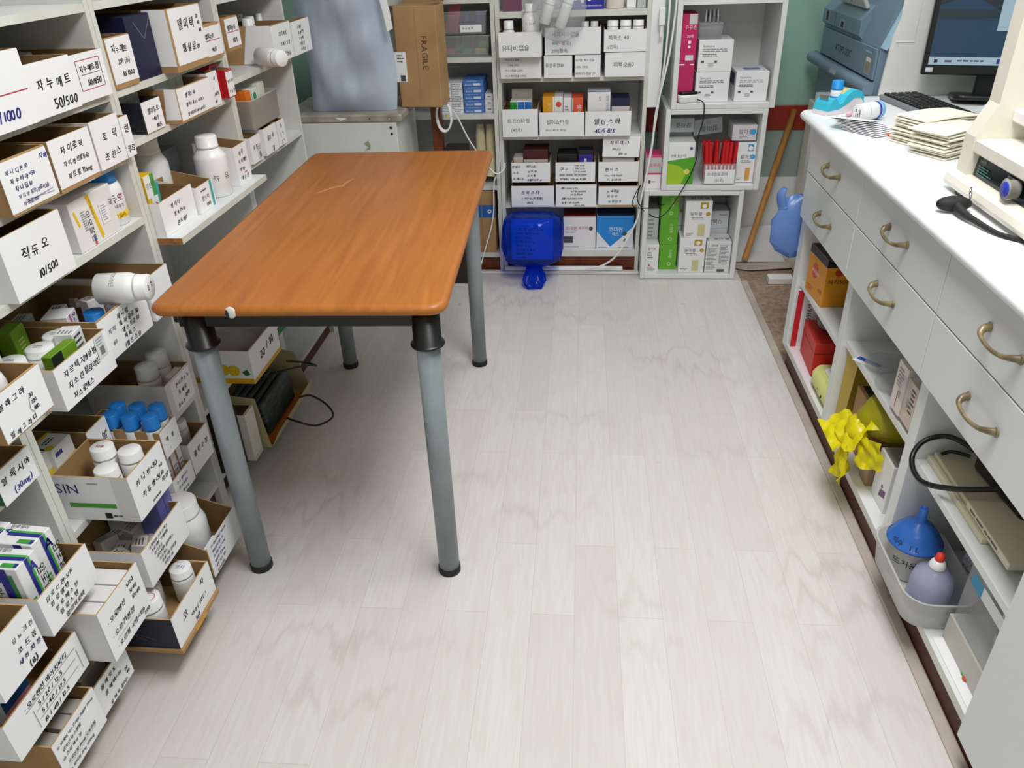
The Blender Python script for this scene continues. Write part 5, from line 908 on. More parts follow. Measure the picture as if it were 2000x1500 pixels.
m = MB(); m.box(0, .09, 0, .11, 0, .575, 'dark', .002); o = m.build('dark_board'); o.location = (-.5465, 3.105, 0); tag(o, 'dark brown board beside the wooden post', 'board')
# white cable coil and cables
o = thing('cable', 'coiled white cable hung on the wooden post, one end running down to the skirting', 'cable', (-.53, 3.07, .72))
m = MB(); cp = []
for i in range(30):
    t = i/29*4*PI; cp.append((.028*math.cos(t)+.004*i/29, -.004*math.sin(t*.5), .058*math.sin(t)-.01+.006*i/29))
m.tube(cp, .0038, 'pill', n=8, sub=2)
m.tube([(.03, 0, .02), (.05, .03, -.02), (.09, .06, -.12), (.15, .09, -.22), (.185, .10, -.26), (.215, .115, -.245), (.22, .125, -.22)], .0032, 'pill', n=7, sub=5)
m.tube([(.195, .11, -.255), (.172, .115, -.3), (.165, .12, -.42), (.15, .12, -.5), (.125, .115, -.58), (.10, .1, -.66)], .0032, 'pill', n=7, sub=5)
m.build('cable_run', o); m = MB(); m.lathe([(.005, -.004), (.0055, 0), (.005, .004)], '#c9c22c', n=8); m.build('cable_tie', o, 'yellow-green tie', (.015, -.004, -.005))
o = thing('cable', 'white cable pair running down between the shelf unit and the cubes, then along the floor', 'cable', (.29, 3.20, 0))
m = MB(); m.tube([(.045, .0, 1.15), (.05, -.02, 1.08), (.035, -.03, .9), (.0, -.03, .7), (-.01, -.035, .55), (-.04, -.04, .36), (-.055, -.04, .26), (-.12, -.045, .13), (-.17, -.03, .07), (-.24, -.02, .042), (-.38, -.015, .036), (-.46, -.01, .06)], .0042, 'pill', n=7, sub=6)
m.tube([(.03, .02, 1.15), (.028, .0, 1.0), (.02, -.01, .85), (-.005, -.02, .6), (-.03, -.03, .4)], .004, 'pill', n=7, sub=6); m.build('cable_run', o)
m = MB(); m.box(-.008, .014, -.01, .012, 1.0, 1.06, 'pill', .002); m.box(-.002, .008, -.006, .008, .96, 1.0, 'pill', .002); m.build('plug', o, 'white plug')
m = MB(); m.box(.2575, .306, 3.236, 3.256, .70, 1.40, 'paper', .001); o = m.build('paper_roll_box'); tag(o, 'white panel strip hanging beside the back shelf unit', 'panel')
m = MB(); m.tube([(0, 0, 0), (-.03, .01, .05), (-.02, .0, .11), (-.05, -.01, .03), (.02, -.02, .02), (.08, -.03, .04)], .0022, 'blk', n=6, sub=6); o = m.build('black_wire'); o.location = (.262, 3.135, .31); tag(o, 'thin black cord knotted at the cube corner', 'cord')
m = MB(); m.box(-.33, .19, 3.215, 3.237, .014, .032, 'pill', .004); o = m.build('cable_duct'); tag(o, 'white plastic cable duct along the foot of the back shelves', 'duct')
# ---------------------------------------------------------------- on the worktop
ZT = .8315
def prism(mb, poly, y0, y1, k, smooth=False):
    """polygon in x,z extruded along y"""
    n = len(poly); vs = [(p[0], y0, p[1]) for p in poly]+[(p[0], y1, p[1]) for p in poly]
    mb.add(vs, [(i, (i+1) % n, n+(i+1) % n, n+i) for i in range(n)], k, smooth)
    return mb.add(vs, [tuple(reversed(range(n))), tuple(range(n, 2*n))], k)
m = MB(); m.box(.77, 1.32, 2.506, 2.695, .80, .831, 'ctop', .002); o = m.build('worktop'); tag(o, 'short white worktop piece behind the tape dispenser, carrying the keyboard end', 'worktop')
# tape dispenser, local x = long axis from tip to hump
r = thing('tape_dispenser', 'teal and white desktop tape dispenser on the counter corner', 'tape dispenser', (.712, 2.408, ZT), .52)
pr = [(0, .012), (0, .0135), (.006, .03), (.016, .043), (.028, .045), (.036, .036), (.046, .028), (.056, .030), (.072, .05), (.088, .061), (.106, .063), (.124, .056), (.136, .042), (.140, .022), (.128, .038), (.10, .040), (.075, .026), (.045, .014)]
m = MB(); prism(m, pr, 0, .058, '#3ac0dc'); m.build('dispenser_body', r)
m = MB(); prism(m, [(0, 0), (.14, 0), (.141, .022), (.127, .0375), (.10, .0395), (.075, .0255), (.045, .0135), (0, .0125)], .001, .057, '#ece7ea'); m.build('base', r, 'white base')
m = MB(); m.M = Matrix.Translation((.094, .029, .041)) @ Matrix.Rotation(PI/2, 4, 'X'); m.lathe([(.012, -.009), (.0235, -.009), (.0235, .009), (.012, .009), (.012, -.009)], '#d8c48a', n=24); m.build('tape_roll', r, 'pale yellow tape roll')
m = MB(); m.box(.008, .0095, .012, .046, .042, .052, 'chrome'); m.build('cutter', r, 'steel cutter')
bottle((.752, 2.485, ZT), .017, .085, 'small bottle with a blue cap behind the tape dispenser', '#1f93e0', caph=.3, capr=.98, band=[(.38, .5, '#2f6fc4')])
bottle((.845, 2.372, ZT+.0245), .0245, .085, 'white pill bottle lying on the counter, pencilled lid facing out', rot=(0, PI/2, .55+PI), capr=.97, caph=.32, capink=[('t', '기넥', .25, .55, .16, 'k', 'h'), ('t', '80', .3, .3, .16, 'k', 'h'), ('f', .55, .3, .75, .7, 3, 'k')], band=[(.2, .3, '#2a3aa8'), (.06, .17, '#6fb4e8')])
r = thing('pen', 'pink pen with a white tip beside the tape dispenser', 'pen', (.747, 2.372, ZT+.007), .85); m = MB(); m.M = Matrix.Rotation(PI/2, 4, 'Y'); m.lathe([(0, .018), (.0065, .018), (.0065, .105), (0, .105)], '#f3bccb', n=10); m.build('barrel', r); m = MB(); m.M = Matrix.Rotation(PI/2, 4, 'Y'); m.lathe([(0, 0), (.004, .001), (.006, .018), (0, .018)], 'pill', n=10); m.build('tip', r)
o = thing('paper_fan', 'fan of loose white leaflets lying on the counter', 'leaflets', (.768, 2.135, ZT), .55)
m = MB()
for i in range(9): m.M = Matrix.Translation((.003*i, .006*i, .002+.0035*i)) @ Matrix.Rotation(.05*i, 4, 'Z') @ Matrix.Rotation(.02*i, 4, 'Y'); m.box(0, .085, 0, .11, 0, .0007, 'paper')
m.build('leaflet_sheets', o)
for i, (x, y, a, c, lb) in enumerate(((.735, 2.279, -.98, '#5b76c8', 'blue pen with an orange grip poking out from the leaflets'), (.757, 2.285, -.9, '#e0a06a', 'thin orange-brown pencil beside the blue pen'), (.80, 2.165, -1.05, '#f0582a', 'orange-red pencil between leaflets and cream bags'))):
    m = MB(); m.M = Matrix.Rotation(PI/2, 4, 'Y'); m.lathe([(0, 0), (.0015, .001), (.0036, .014), (.0036, .12), (0, .12)], c, n=8)
    if i == 0: m.lathe([(.004, .03), (.0042, .031), (.0042, .052), (.004, .053)], '#ea8a5a', n=8)
    o = m.build('pen' if i == 0 else 'pencil'); o.location = (x, y, ZT+.0042); o.rotation_euler = (0, 0, a); tag(o, lb, 'pen' if i == 0 else 'pencil')
# cream paper bags in bundles
proto = None; rs = random.Random(11)
for b_, (bx0, by0, n_) in enumerate(((.838, 2.075, 11), (.848, 1.965, 10))):
    for i in range(n_):
        if proto is None:
            m = MB(); vs, fs = [], []
            for ix in range(9):
                u = ix/8; z = .0035*math.sin(u*PI)+.0005
                for yy in (0, .105): vs += [(u*.17, yy, z), (u*.17, yy, z+.0026)]
            for ix in range(8):
                a = ix*4; fs += [(a, a+4, a+6, a+2), (a+1, a+3, a+7, a+5), (a, a+1, a+5, a+4), (a+2, a+6, a+7, a+3)]
            fs += [(0, 2, 3, 1), (32, 33, 35, 34)]
            m.add(vs, fs, 'cream'); proto = o = m.build('paper_bag'); tag(o, 'folded cream paper bag in the stacked bundles by the sealing machine', 'bag', 'cream paper bags in bundles')
        else: o = proto.copy(); COL.objects.link(o)
        o.location = (bx0+rs.uniform(-.008, .006), by0-.06+rs.uniform(-.005, .005), ZT+.0062*i); o.rotation_euler = (0, -.0, .42+rs.uniform(-.05, .05)+.1*b_)
m = MB(); m.rr(0, .05, 0, .04, .012, [(0, .002), (.012, 0), (.014, .002)], 'cream', n=4); o = m.build('cream_clip'); o.location = (.812, 1.735, ZT); o.rotation_euler.z = .4; tag(o, 'small cream plastic tray under the sealing machine corner', 'tray')
# keyboard
r = thing('keyboard', 'black keyboard with a silver rim behind the pill bottle', 'keyboard', (1.062, 2.66, ZT), -1.44)
m = MB(); m.rr(0, .36, -.135, 0, .01, [(0, .003), (.012, 0), (.015, .002)], '#82868c', n=3); m.build('keyboard_base', r)
m = MB()
for j in range(5):
    for i in range(17): x = .014+.0197*i; y = -.126+.0215*j; m.rr(x, x+.0165, y, y+.018, .003, [(.0152, 0), (.021, .0015), (.022, .003)], 'blk', n=1)
m.build('key_field', r, 'black keys')
m = MB(); m.tube([(1.0, 2.2, ZT+.004), (1.06, 2.13, ZT+.03), (1.10, 2.0, ZT+.035), (1.09, 1.85, ZT+.02)], .004, 'pill', n=7, sub=6); o = m.build('cable'); tag(o, 'white cable looping over the cream bags to the sealing machine', 'cable')
# blue-grey dispensing machine on its stand
m = MB(); m.box(.93, 1.5, 2.72, 3.42, 0, .688, 'creamp', .003); o = m.build('machine_stand'); tag(o, 'beige stand under the blue-grey dispensing machine', 'stand')
r = thing('dispensing_machine', 'blue-grey pharmacy machine lettered on its front, with a white side panel', 'machine', (0, 0, .69))
def Z(z): return z-.69
m = MB(); prism(m, [(.935, Z(.69)), (1.5, Z(.69)), (1.5, Z(1.55)), (1.0, Z(1.55)), (.985, Z(1.2)), (.93, Z(.97)), (.93, Z(.86))], 2.711, 3.36, 'mach'); m.build('machine_body', r)
m = MB(); prism(m, [(.93, Z(.83)), (.905, Z(.832)), (.897, Z(.842)), (.897, Z(.856)), (.906, Z(.866)), (.93, Z(.872))], 2.70, 3.43, 'mach', True); deco(m, (.897, 3.1, Z(.843)), (0, -1, 0), (0, 0, 1), .1, .02, [('p', '#a8b0b2', [(0, 0), (.8, 0), (1, .9), (.2, .9)])]); m.build('front_lip', r)
m = MB(); m.box(.922, .9295, 2.712, 3.34, Z(.876), Z(.967), 'mach', .001)
deco(m, (.922, 3.34, Z(.876)), (0, -1, 0), (0, 0, 1), .628, .091, [('t', 'ATOPS-DDC', .30, .36, .36, 'K'), ('r', .86, .1, .95, .62, '#9aa6ae'), ('r', .87, .14, .94, .52, '#8a8672'), ('r', .87, .52, .94, .66, '#dcd8c4'), ('f', .84, .74, .96, .9, 1, '#aab4ba')])
m.build('front_panel', r)
m = MB(); prism(m, [(.93, Z(.975)), (.918, Z(.985)), (.918, Z(1.03)), (.955, Z(1.075)), (1.0, Z(1.075)), (1.0, Z(.98))], 2.90, 3.36, 'mach')
deco(m, (.918, 3.36, Z(.985)), (0, -1, 0), (0, 0, 1), .46, .045, [('r', .06, .1, .2, .95, '#8f9ca6'), ('r', .1, .2, .16, .9, 'gap'), ('r', .5, .05, .64, .7, '#8f9ca6'), ('r', .53, .1, .6, .55, 'gap'), ('l', .36, .1, .36, 1, .003, 'gap')]); m.build('slot_unit', r)
m = MB(); m.M = Matrix.Translation((.935, 3.22, Z(1.062))) @ Matrix.Rotation(-.5, 4, 'Y'); m.box(0, .012, -.30, .0, 0, .25, '#b9bab6', .003); deco(m, (0, 0, 0), (0, -1, 0), (0, 0, 1), .30, .25, [('r', .1, .16, .9, .95, '#6b7076'), ('c', .5, .07, .004, 'gap')]); m.build('display', r, 'grey display panel')
m = MB(); prism(m, [(.93, Z(.972)), (1.0, Z(1.16)), (1.0, Z(1.55)), (1.08, Z(1.55)), (1.08, Z(1.3)), (.95, Z(.965))], 2.7, 2.7095, 'machl')
m.M = Matrix.Translation((0, 0, 0))
for i in range(3): m.add([(.962+.012*i, 2.699, Z(1.03+.0*i)), (.966+.012*i, 2.699, Z(1.03)), (1.03+.012*i, 2.699, Z(1.22)), (1.026+.012*i, 2.699, Z(1.22))], [(0, 1, 2, 3)], 'gap')
m.build('vent_panel', r, 'light blue slotted panel')
m = MB(); prism(m, [(.945, Z(.833)), (1.45, Z(.833)), (1.45, Z(1.55)), (1.09, Z(1.55)), (.955, Z(1.0))], 2.688, 2.6985, 'machw'); m.build('side_panel', r, 'white side panel')
m = MB(); m.box(.966, 1.02, 2.6855, 2.6878, Z(.99), Z(.995), 'paper'); m.box(.966, 1.02, 2.6862, 2.688, Z(.995), Z(1.16), 'machw', .0005); m.build('grip', r, 'recessed grip')
# monitor
r = thing('monitor', 'black computer monitor showing a dark landscape, cut by the photo top', 'monitor', (1.02, 2.585, .912), .0, rot=(-.10, 0, -.25))
m = MB(); m.box(0, .50, 0, .03, 0, .33, 'blk', .003); m.build('casing', r)
m = MB(); m.quad((.014, -.0006, .028), (.488, -.0006, .028), (.488, -.0006, .318), (.014, -.0006, .318), 'screen')
deco(m, (.014, -.0006, .028), (1, 0, 0), (0, 0, 1), .474, .29, [('p', 'screend', [(0, .55), (.12, .62), (.22, .6), (.4, .45), (1, .45), (1, 1), (0, 1)]), ('p', '#20303a', [(0, .42), (.5, .44), (.5, .5), (0, .52)]), ('r', 0, 0, 1, .075, 'screenl'), ('r', .34, .32, .72, .88, 'screenl'), ('r', .03, .02, .05, .05, 'K'), ('r', .09, .025, .13, .045, 'k'), ('f', .16, .02, .34, .055, 1, 'k'), ('r', .38, .015, .41, .06, 'B'), ('f', .45, .02, .7, .05, 1, 'k')], .0003); m.build('screen_panel', r)
m = MB(); m.box(.01, .03, -.0008, -.0002, .008, .02, '#c8ccd0'); m.build('badge', r)
m = MB(); m.box(.16, .30, .035, .06, -.07, .12, 'blk', .004); m.rr(.10, .36, -.02, .12, .03, [(-.069, .002), (-.06, 0), (-.055, .003)], 'blk', n=4); m.build('stand', r)
r = thing('card_reader', 'light grey device with a yellow label strip under the monitor', 'device', (1.105, 2.30, ZT), .35, rot=(0, -.0, .42))
m = MB(); prism(m, [(0, 0), (.13, 0), (.13, .055), (0, .018)], 0, .055, '#c6cbce'); deco(m, (0, 0, 0), (1, 0, 0), (0, 0, 1), .13, .055, [('p', '#f0b41c', [(.3, .35), (.7, .45), (.72, .75), (.32, .52)]), ('p', '#b7bcc0', [(.12, .18), (.26, .26), (.26, .46), (.12, .34)])]); m.build('device_body', r)
# sealing machine
r = thing('sealing_machine', 'cream pouch sealing machine with a dark window and a ribbed bar', 'machine', (0, 0, ZT))
def S(z): return z-ZT
m = MB(); prism(m, [(.768, S(.842)), (.764, S(.852)), (.768, S(.864)), (.782, S(.870)), (1.2, S(.870)), (1.2, S(.842))], 1.18, 1.70, 'creamp', False); m.build('base', r)
m = MB()
for y in (1.22, 1.63): m.box(.776, .81, y, y+.03, 0, S(.8417), 'blk')
m.build('foot_strip', r, 'black feet')
for y in (1.655, 1.12): m = MB(); prism(m, [(.786, S(.8702)), (.786, S(.945)), (.815, S(1.008)), (.815, S(1.45)), (1.15, S(1.45)), (1.15, S(.8702))], y, y+.045, 'creamp'); m.build('side_column', r)
m = MB(); prism(m, [(.800, S(.8702)), (.804, S(.915)), (.83, S(.915)), (.83, S(.8702))], 1.166, 1.6545, 'glassdk')
deco(m, (.7995, 1.6545, S(.8702)), (0, -1, 0), (.08, 0, 1), .488, .045, [('t', '주의사항', .03, .66, .16, '#8fb0ae'), ('f', .03, .1, .16, .55, 4, '#4f8a86'), ('r', .27, .2, .36, .8, '#7c8684'), ('f', .28, .25, .35, .75, 5, 'k')], .0012); m.build('window', r, 'dark glass window')
m = MB(); m.M = Matrix.Translation((.797, 1.47, S(.895))) @ Matrix.Rotation(-PI/2, 4, 'Y'); m.lathe([(0, 0), (.015, 0), (.017, .004), (.017, .02), (.02, .022), (0, .022)], '#8d8c88', n=18); m.lathe([(0, .0222), (.014, .0222), (.0135, .024), (0, .0245)], '#2636b4', n=18); m.build('knob', r, 'grey knob with a blue face')
m = MB(); m.box(.788, .90, 1.166, 1.6545, S(.916), S(.942), 'creamp', .003); m.build('header_bar', r)
m = MB(); m.box(.93, .96, 1.166, 1.6545, S(.9425), S(1.40), 'greyp', .002); m.build('rear_panel', r)
m = MB(); m.box(.845, .90, 1.166, 1.6545, S(.975), S(1.0), 'pill', .004)
for i in range(14): ellip(.87, 1.63-.022*i, S(1.0), .020, .006, .006, 'pill', m, 8)
m.build('ribbed_bar', r, 'white ribbed bar')
m = MB(); m.box(.925, .93, 1.56, 1.60, S(1.06), S(1.12), '#5fb4dc', .001); m.build('lcd', r, 'light blue display'); m = MB(); m.box(.924, .9299, 1.55, 1.61, S(1.045), S(1.058), 'blk'); m.build('lcd_bezel', r)
# plug and cord
r = thing('power_lead', 'thick black cord with a moulded plug lying on the worktop by the machine', 'cord', (.735, 1.545, ZT), 0)
m = MB(); ellip(-.012, -.008, .016, .034, .018, .015, 'rub', m, 14, .03); m.tube([(-.01, -.012, .016, .010), (-.012, -.05, .012, .008), (-.004, -.09, .009, .006), (.014, -.15, .0048, .0045), (.05, -.19, .0046, .0044)], .006, 'rub', n=8, sub=5); m.build('cord_run', r)
m = MB()
for y in (.006, -.018): m.tube([(.018+y*.4, y, .028), (.022+y*.4, y+.012, .04)], .0022, 'chrome', n=6)
m.build('plug_pins', r, 'metal plug pins')
# ---------------------------------------------------------------- inside the counter bays
def rb(y0, x0, z0, w, dep, h, label, k='board', de=None, **a):
    """carton in a bay: y0 = far edge, w runs towards the camera, dep into the cabinet"""
    return carton('R', -y0, .70-x0, z0, w, dep, h, label, k, de, **a)
rb(2.335, .712, .3205, .145, .075, .15, 'orange and dark drink carton on the far bay shelf', '#e2951f', {'f': [('r', 0, .84, 1, 1, '#2f2c34'), ('c', .42, .56, .024, '#d84a2a'), ('t', '바티500', .25, .5, .12, 'paper'), ('t', '10병', .7, .22, .12, '#a8561a'), ('f', .1, .06, .5, .2, 2, '#d86a2a')], 'r': [('r', 0, .84, 1, 1, '#17131a'), ('t', '바티500', .12, .5, .16, 'K'), ('c', .5, .74, .012, '#c83a2a')]}, top='#2b2830', drz=.08)
rb(2.09, .76, .3205, .06, .05, .06, 'crumpled blue and black packet on the far bay shelf', '#1d5fb8', {'f': [('r', 0, .5, 1, 1, '#c8d4de'), ('p', '#111318', [(0, 0), (.4, 0), (.2, .6), (0, .8)])], 't': [('r', 0, 0, 1, 1, '#b8ccd8')]}, rot=(0, 0, .3)) 
o = rb(2.385, .708, .0905, .012, .12, .205, 'flat white box edge with a red band and the number 1444-9160', '#e9e4e8', {'r': [('r', 0, 0, .16, 1, '#c8202c'), ('t', '1444-9160', .30, .96, .115, 'K', 'v'), ('f', .35, .02, .8, .3, 5, 'g')]})
rb(2.345, .735, .0905, .17, .14, .115, 'red shoe-box shaped carton in the far bay', '#cc2f24', {'f': [('r', 0, .68, 1, .7, '#8f1a14')], 'r': [('r', 0, .68, 1, .7, '#7a1610')]}, drz=-.05)
m = MB(); ellip(0, 0, .035, .055, .07, .04, 'greybag', m, 16, .12); o = m.build('plastic_bag'); o.location = (.80, 2.26, .2135); tag(o, 'crumpled grey plastic bag on the red carton', 'bag')
o = thing('wipes_pack', 'pale yellow wet wipes pack with a white flap lid in the far bay', 'wipes', (.712, 2.05, .0905), -PI/2)
m = MB(); m.rr(-.09, .09, 0, .10, .03, [(0, .012), (.02, .0), (.05, .0), (.068, .012)], '#e3e48c', n=4); deco(m, (-.09, 0, 0), (1, 0, 0), (0, 0, 1), .18, .068, [('p', '#2c2f2a', [(.1, .5), (.14, .6), (.16, .55), (.12, .42)]), ('p', '#2c2f2a', [(.3, .25), (.36, .3), (.37, .24), (.31, .2)]), ('t', '♪', .5, .4, .3, 'k'), ('t', '♫', .7, .3, .3, 'k')]); m.build('pack_body', o)
m = MB(); m.rr(-.045, .045, .025, .08, .015, [(.0685, .001), (.074, 0), (.077, .003)], 'pill', n=4); deco(m, (-.03, .03, .077), (1, 0, 0), (0, 1, 0), .06, .045, [('r', .1, .15, .9, .6, '#1f86b4'), ('f', .15, .2, .85, .5, 2, 'paper')]); m.build('flap_lid', o, 'white flap lid')
m = MB(); m.box(.706, .78, 2.05, 2.39, .0903, .0915, '#efe6ec'); o = m.build('paper_sheet'); o.location.z = 0; tag(o, 'pinkish white sheet lining the floor of the far bay', 'paper')
# middle bay
for i, (x, y, a, lb) in enumerate(((.77, 1.76, .2, 'clear plastic zip bag lying on the middle bay shelf, farther one'), (.765, 1.66, -.2, 'clear plastic zip bag lying on the middle bay shelf, nearer one'))):
    m = MB(); ellip(0, 0, .013, .055, .05, .012, 'clearbag', m, 16, .1); o = m.build('zip_bag'); o.location = (x, y, .3565); o.rotation_euler.z = a; tag(o, lb, 'bag')
m = MB(); m.box(0, .07, 0, .03, 0, .0012, 'paper'); deco(m, (0, 0, .0012), (1, 0, 0), (0, 1, 0), .07, .03, [('r', .05, .4, .95, .95, '#2f55b8'), ('t', 'L', .4, .5, .3, 'paper')]); o = m.build('header_card'); o.location = (.698, 1.80, .357); o.rotation_euler.z = -.9; tag(o, 'blue and white header card at the front of the middle shelf', 'card')
o = thing('bagged_cards', 'clear bag of pinkish printed card boxes on the middle bay shelf', 'bag', (.712, 1.575, .3562), -PI/2)
m = MB(); ellip(.06, .06, .08, .071, .068, .078, 'clearbag', m, 18, .02); m.build('bag_film', o)
m = MB(); m.box(.005, .06, .0, .016, .012, .13, '#e8dad2', .001); deco(m, (.005, 0, .012), (1, 0, 0), (0, 0, 1), .055, .118, [('t', '성분', .6, .5, .1, 'k', 'v'), ('f', .2, .5, .8, .9, 6, 'g'), ('r', .5, .1, .54, .45, 'k')]); m.build('card_box', o)
m = MB(); m.box(.062, .118, .003, .05, .012, .115, '#d8c4b8', .001); deco(m, (.062, .003, .012), (1, 0, 0), (0, 0, 1), .056, .103, [('t', '성분', .3, .6, .12, 'k', 'v'), ('f', .5, .3, .9, .9, 6, 'k')]); m.build('card_box', o)
m = MB(); m.add([(0, 0, 0), (.004, -.05, .01), (.012, -.055, .235), (.0, 0, .245)], [(0, 1, 2, 3)], 'yelfilm'); m.add([(0, 0, 0), (.0, .0, .245), (.09, .004, .245), (.08, 0, 0)], [(0, 1, 2, 3)], 'yelfilm'); o = m.build('yellow_sleeve'); o.location = (.722, 1.898, .0905); tag(o, 'dull yellow plastic sleeve standing against the bay divider', 'sleeve')
rb(1.835, .742, .0905, .10, .2, .17, 'brown cardboard box with a green print panel in the middle bay', 'card', {'f': [('r', .5, .3, .8, .75, '#6d7a5c'), ('f', .52, .35, .78, .7, 5, '#c8c0a0')], 't': [('r', .05, .05, .95, .95, 'dark')]}, name='cardboard_box', cat='box')
o = thing('plastic_bag', 'bright yellow knotted plastic bag hanging out of the middle bay', 'bag', (.78, 1.66, .27))
m = MB(); ellip(.0, .0, .0, .095, .072, .058, 'olive', m, 22, .09); m.build('bag_body', o)
def crumple(mb, a, b, c, d, k, amp, seed, nu=9, nv=9, sag=0):
    """crumpled sheet between four corners"""
    A_, B_, C_, D_ = map(Vector, (a, b, c, d)); vs, fs = [], []
    nn = (B_-A_).cross(D_-A_).normalized()
    for j in range(nv+1):
        for i in range(nu+1):
            u, v = i/nu, j/nv; p = (A_*(1-u)+B_*u)*(1-v)+(D_*(1-u)+C_*u)*v
            q = math.sin(9*u+seed)*math.cos(7*v+2*seed)+.6*math.sin(15*v-11*u+seed*3)+.5*math.cos(19*u+3*seed)
            vs.append(p+nn*amp*q+(B_-A_)*.05*math.sin(8*v+seed)+Vector((0, 0, -sag*math.sin(PI*u)*v)))
    for j in range(nv):
        for i in range(nu): e = j*(nu+1)+i; fs.append((e, e+1, e+nu+2, e+nu+1))
    return mb.add(vs, fs, k, True)
m = MB()
crumple(m, (-.085, .075, -.025), (-.085, -.05, -.02), (-.15, -.035, -.075), (-.155, .08, -.065), 'yelbag', .007, 1)
crumple(m, (-.075, .02, .02), (-.07, -.06, .015), (-.13, -.06, -.06), (-.135, .03, -.045), 'yelbag', .007, 2)
crumple(m, (-.12, -.01, -.04), (-.115, -.055, -.05), (-.125, -.075, -.155), (-.135, -.02, -.15), 'yelbag', .008, 3)
crumple(m, (-.10, -.04, -.02), (-.06, -.085, -.02), (-.05, -.1, -.09), (-.10, -.07, -.1), 'yelbag', .007, 4)
ellip(-.09, -.01, -.025, .03, .04, .026, 'yelbag', m, 14, .22); m.build('bag_handles', o, 'bright yellow knotted handles')
rb(1.672, .727, .0905, .05, .06, .085, 'small brown carton under the yellow bag', '#a3886e')
rb(1.60, .735, .0905, .085, .12, .135, 'white open carton with a purple mark standing by the bay divider', de={'f': [('p', '#6a4a72', [(.5, .18), (.9, .28), (.9, .42), (.55, .34)]), ('c', .62, .42, .005, '#6a4a72')], 't': [('r', .04, .04, .96, .96, '#8d8a84')]})
# near bay
for i, (y, x, w, d, h, c, lb) in enumerate(((1.39, .735, .26, .2, .012, '#e3dcc0', 'cream folder lying lowest on the near bay shelf'), (1.385, .745, .20, .19, .012, '#d8d0b2', 'cream folder on top of the lowest one'), (1.22, .742, .2, .2, .016, '#e6dfc4', 'cream printed booklet at the camera side of the near bay shelf'))):
    rb(y, x, .3425+(.0125 if i == 1 else .0125 if i == 2 else 0), w if i != 2 else .17, d, h, lb, c, {'f': [('f', .1, .2, .9, .8, 1, '#5a5a58')] if i == 2 else []}, name='folder' if i < 2 else 'booklet', cat='folder' if i < 2 else 'booklet')
m = MB(); m.rr(0, .13, 0, .17, .012, [(0, .003), (.006, 0), (.045, 0), (.05, .004)], 'blk', n=3); o = m.build('power_adapter'); o.location = (.81, 1.16, .372); o.rotation_euler.z = .1; tag(o, 'black power adapter on the cream folders', 'adapter')
m = MB(); m.tube([(.80, 1.345, .40), (.76, 1.378, .41), (.715, 1.382, .395), (.69, 1.36, .365), (.688, 1.30, .355), (.725, 1.25, .375), (.79, 1.22, .40)], .0055, 'blk', n=8, sub=7); m.tube([(.795, 1.345, .385), (.765, 1.36, .385), (.745, 1.36, .378)], .004, 'blk', n=7, sub=5); o = m.build('black_cable'); tag(o, 'thick black cable loop hanging over the near bay shelf edge', 'cable')
rb(1.27, .95, .3425, .2, .12, .13, 'white carton with a red side behind the black adapter', de={'r': [('r', 0, 0, 1, 1, '#c41f22')], 'f': [('r', .82, 0, 1, .7, '#c41f22')]})
# tray of kitchen-like things
r = thing('plastic_tray', 'milky open plastic tray sticking out of the near bay', 'tray', (.658, 1.386, .0908), -PI/2)
m = MB(); m.rr(0, .238, 0, .14, .045, [(0, .012), (.004, .008), (.072, 0), (.075, -.004), (.077, -.002), (.074, .003), (.008, .011), (.006, .02)], 'milky', n=6); m.build('tray_shell', r)
r = thing('jar', 'cloudy white jar under the blue funnel, black writing on it', 'jar', (.724, 1.322, .0990)); m = MB(); m.lathe([(0, 0), (.045, 0), (.048, .004), (.048, .075), (.05, .08), (.0, .08)], 'pilltr', n=24); m.build('jar_body', r)
m = MB()
for st, a0, z, sz in (('뜨거운', -2.2, .04, .02),):
    x = -.45*len(st)
    for ch in st:
        v, f, w = glyph(ch); m.add([(.0488*math.cos(a0+(x+p[0])*sz/.0488), .0488*math.sin(a0+(x+p[0])*sz/.0488), z+p[1]*sz) for p in v], f, 'K'); x += .9
m.build('pen_writing', r)
r = thing('funnel', 'blue plastic funnel upside down on the cloudy jar', 'funnel', (.724, 1.322, .1795)); m = MB(); m.lathe([(.052, 0), (.056, .0005), (.056, .004), (.052, .006), (.046, .022), (.030, .042), (.014, .052), (.0105, .056), (.0085, .088), (.0065, .088), (.008, .056)], 'funnel', n=28); m.build('cone', r)
m = MB(); x = -1.6
for ch in '석수 1L':
    if ch != ' ':
        v, f, w = glyph(ch); sz = .016; R_ = .052
        m.add([((R_-.22*p[1]*sz-.0005)*math.cos(-2.5+(x+p[0])*sz/R_), (R_-.22*p[1]*sz-.0005)*math.sin(-2.5+(x+p[0])*sz/R_), .0085+p[1]*sz) for p in v], f, 'K')
    x += .85
m.build('pen_writing', r)
r = thing('squeeze_bottle', 'lilac translucent bottle with a red-tipped nozzle in the milky tray', 'bottle', (.728, 1.222, .0985)); m = MB(); m.lathe([(0, 0), (.038, 0), (.042, .006), (.042, .06), (.036, .082), (.02, .094), (.016, .1)], 'milkyblue', n=24); m.build('bottle_body', r)
m = MB(); m.lathe([(.016, .1005), (.017, .103), (.013, .114), (.009, .118), (0, .118)], 'pill', n=16); m.lathe([(.0085, .1185), (.009, .121), (.0075, .133), (0, .137)], '#e8402c', n=14); m.build('nozzle', r, 'white nozzle with a red tip')
r = thing('calculator', 'white desk calculator with a dark display standing behind the tray bottles', 'calculator', (.806, 1.30, .0975), 0, rot=(0, .20, 0))
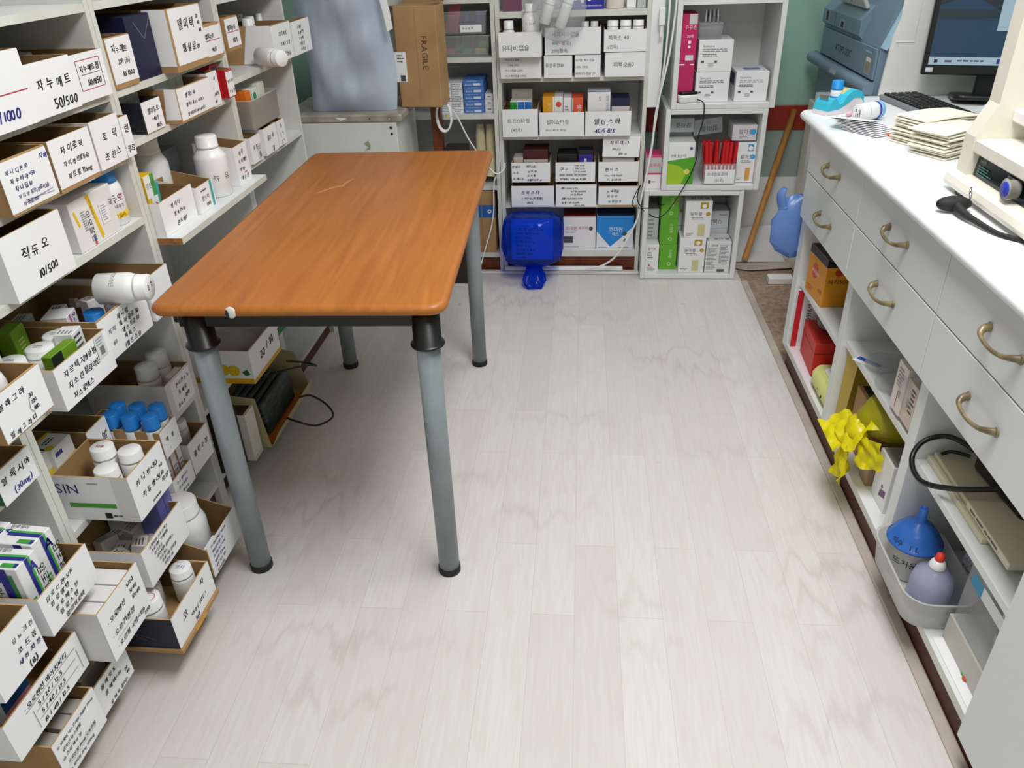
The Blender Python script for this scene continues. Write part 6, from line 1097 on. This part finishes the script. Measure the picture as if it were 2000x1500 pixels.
m = MB(); m.M = Matrix.Rotation(-PI/2, 4, 'Z'); m.box(0, .12, 0, .022, 0, .165, '#dcdae6', .004); deco(m, (0, 0, 0), (1, 0, 0), (0, 0, 1), .12, .165, [('r', .1, .66, .8, .82, '#2b302e'), ('r', .55, .85, .9, .92, '#2a2522'), ('t', 'GC', .18, .86, .07, 'k')]); m.build('calculator_body', r)
m = MB(); m.M = Matrix.Rotation(-PI/2, 4, 'Z')
for j in range(5):
    for i in range(5): m.box(.012+.02*i, .028+.02*i, -.003, -.0002, .012+.018*j, .025+.018*j, '#cfd0dc', .001); deco(m, (.012+.02*i, -.003, .012+.018*j), (1, 0, 0), (0, 0, 1), .016, .013, [('r', .4, .3, .55, .7, 'k')])
m.build('key_field', r, 'light calculator keys')
rb(1.14, .732, .0935, .18, .16, .062, 'plain grey carton under the clear drawer box', '#c3c0b8')
r = thing('drawer_box', 'clear plastic drawer box with a blue and white label, at the photo edge', 'box', (.735, 1.135, .157), -PI/2)
m = MB(); m.rr(0, .175, 0, .12, .006, [(0, .002), (.003, 0), (.147, 0), (.15, .002)], 'clear', n=3); m.build('box_shell', r)
m = MB(); m.box(.02, .145, -.0015, -.0005, .106, .132, 'paper'); m.quad((.02, -.0018, .106), (.06, -.0018, .106), (.06, -.0018, .132), (.02, -.0018, .132), '#2f9cc8'); m.build('label_strip', r, 'blue and white label strip')
bottle((.80, 1.06, .161), .022, .1, 'white bottle with a navy band inside the clear drawer box', band=[(.2, .35, '#1c2058')], capr=.9)
m = MB(); m.box(.712, .90, .955, 1.135, .0903, .0925, 'paper', .0004); o = m.build('paper_sheet'); tag(o, 'white printed sheet on the floor of the near bay', 'paper')
m = MB(); ellip(0, 0, .003, .005, .011, .003, '#7aa82c', m, 8); ellip(-.004, -.012, .003, .004, .006, .003, '#d84a1c', m, 8); o = m.build('wrapper_scrap'); o.location = (.735, 1.045, .0926); tag(o, 'tiny green and orange wrapper scrap on the white sheet', 'wrapper')
bpy.data.objects.remove(_to)
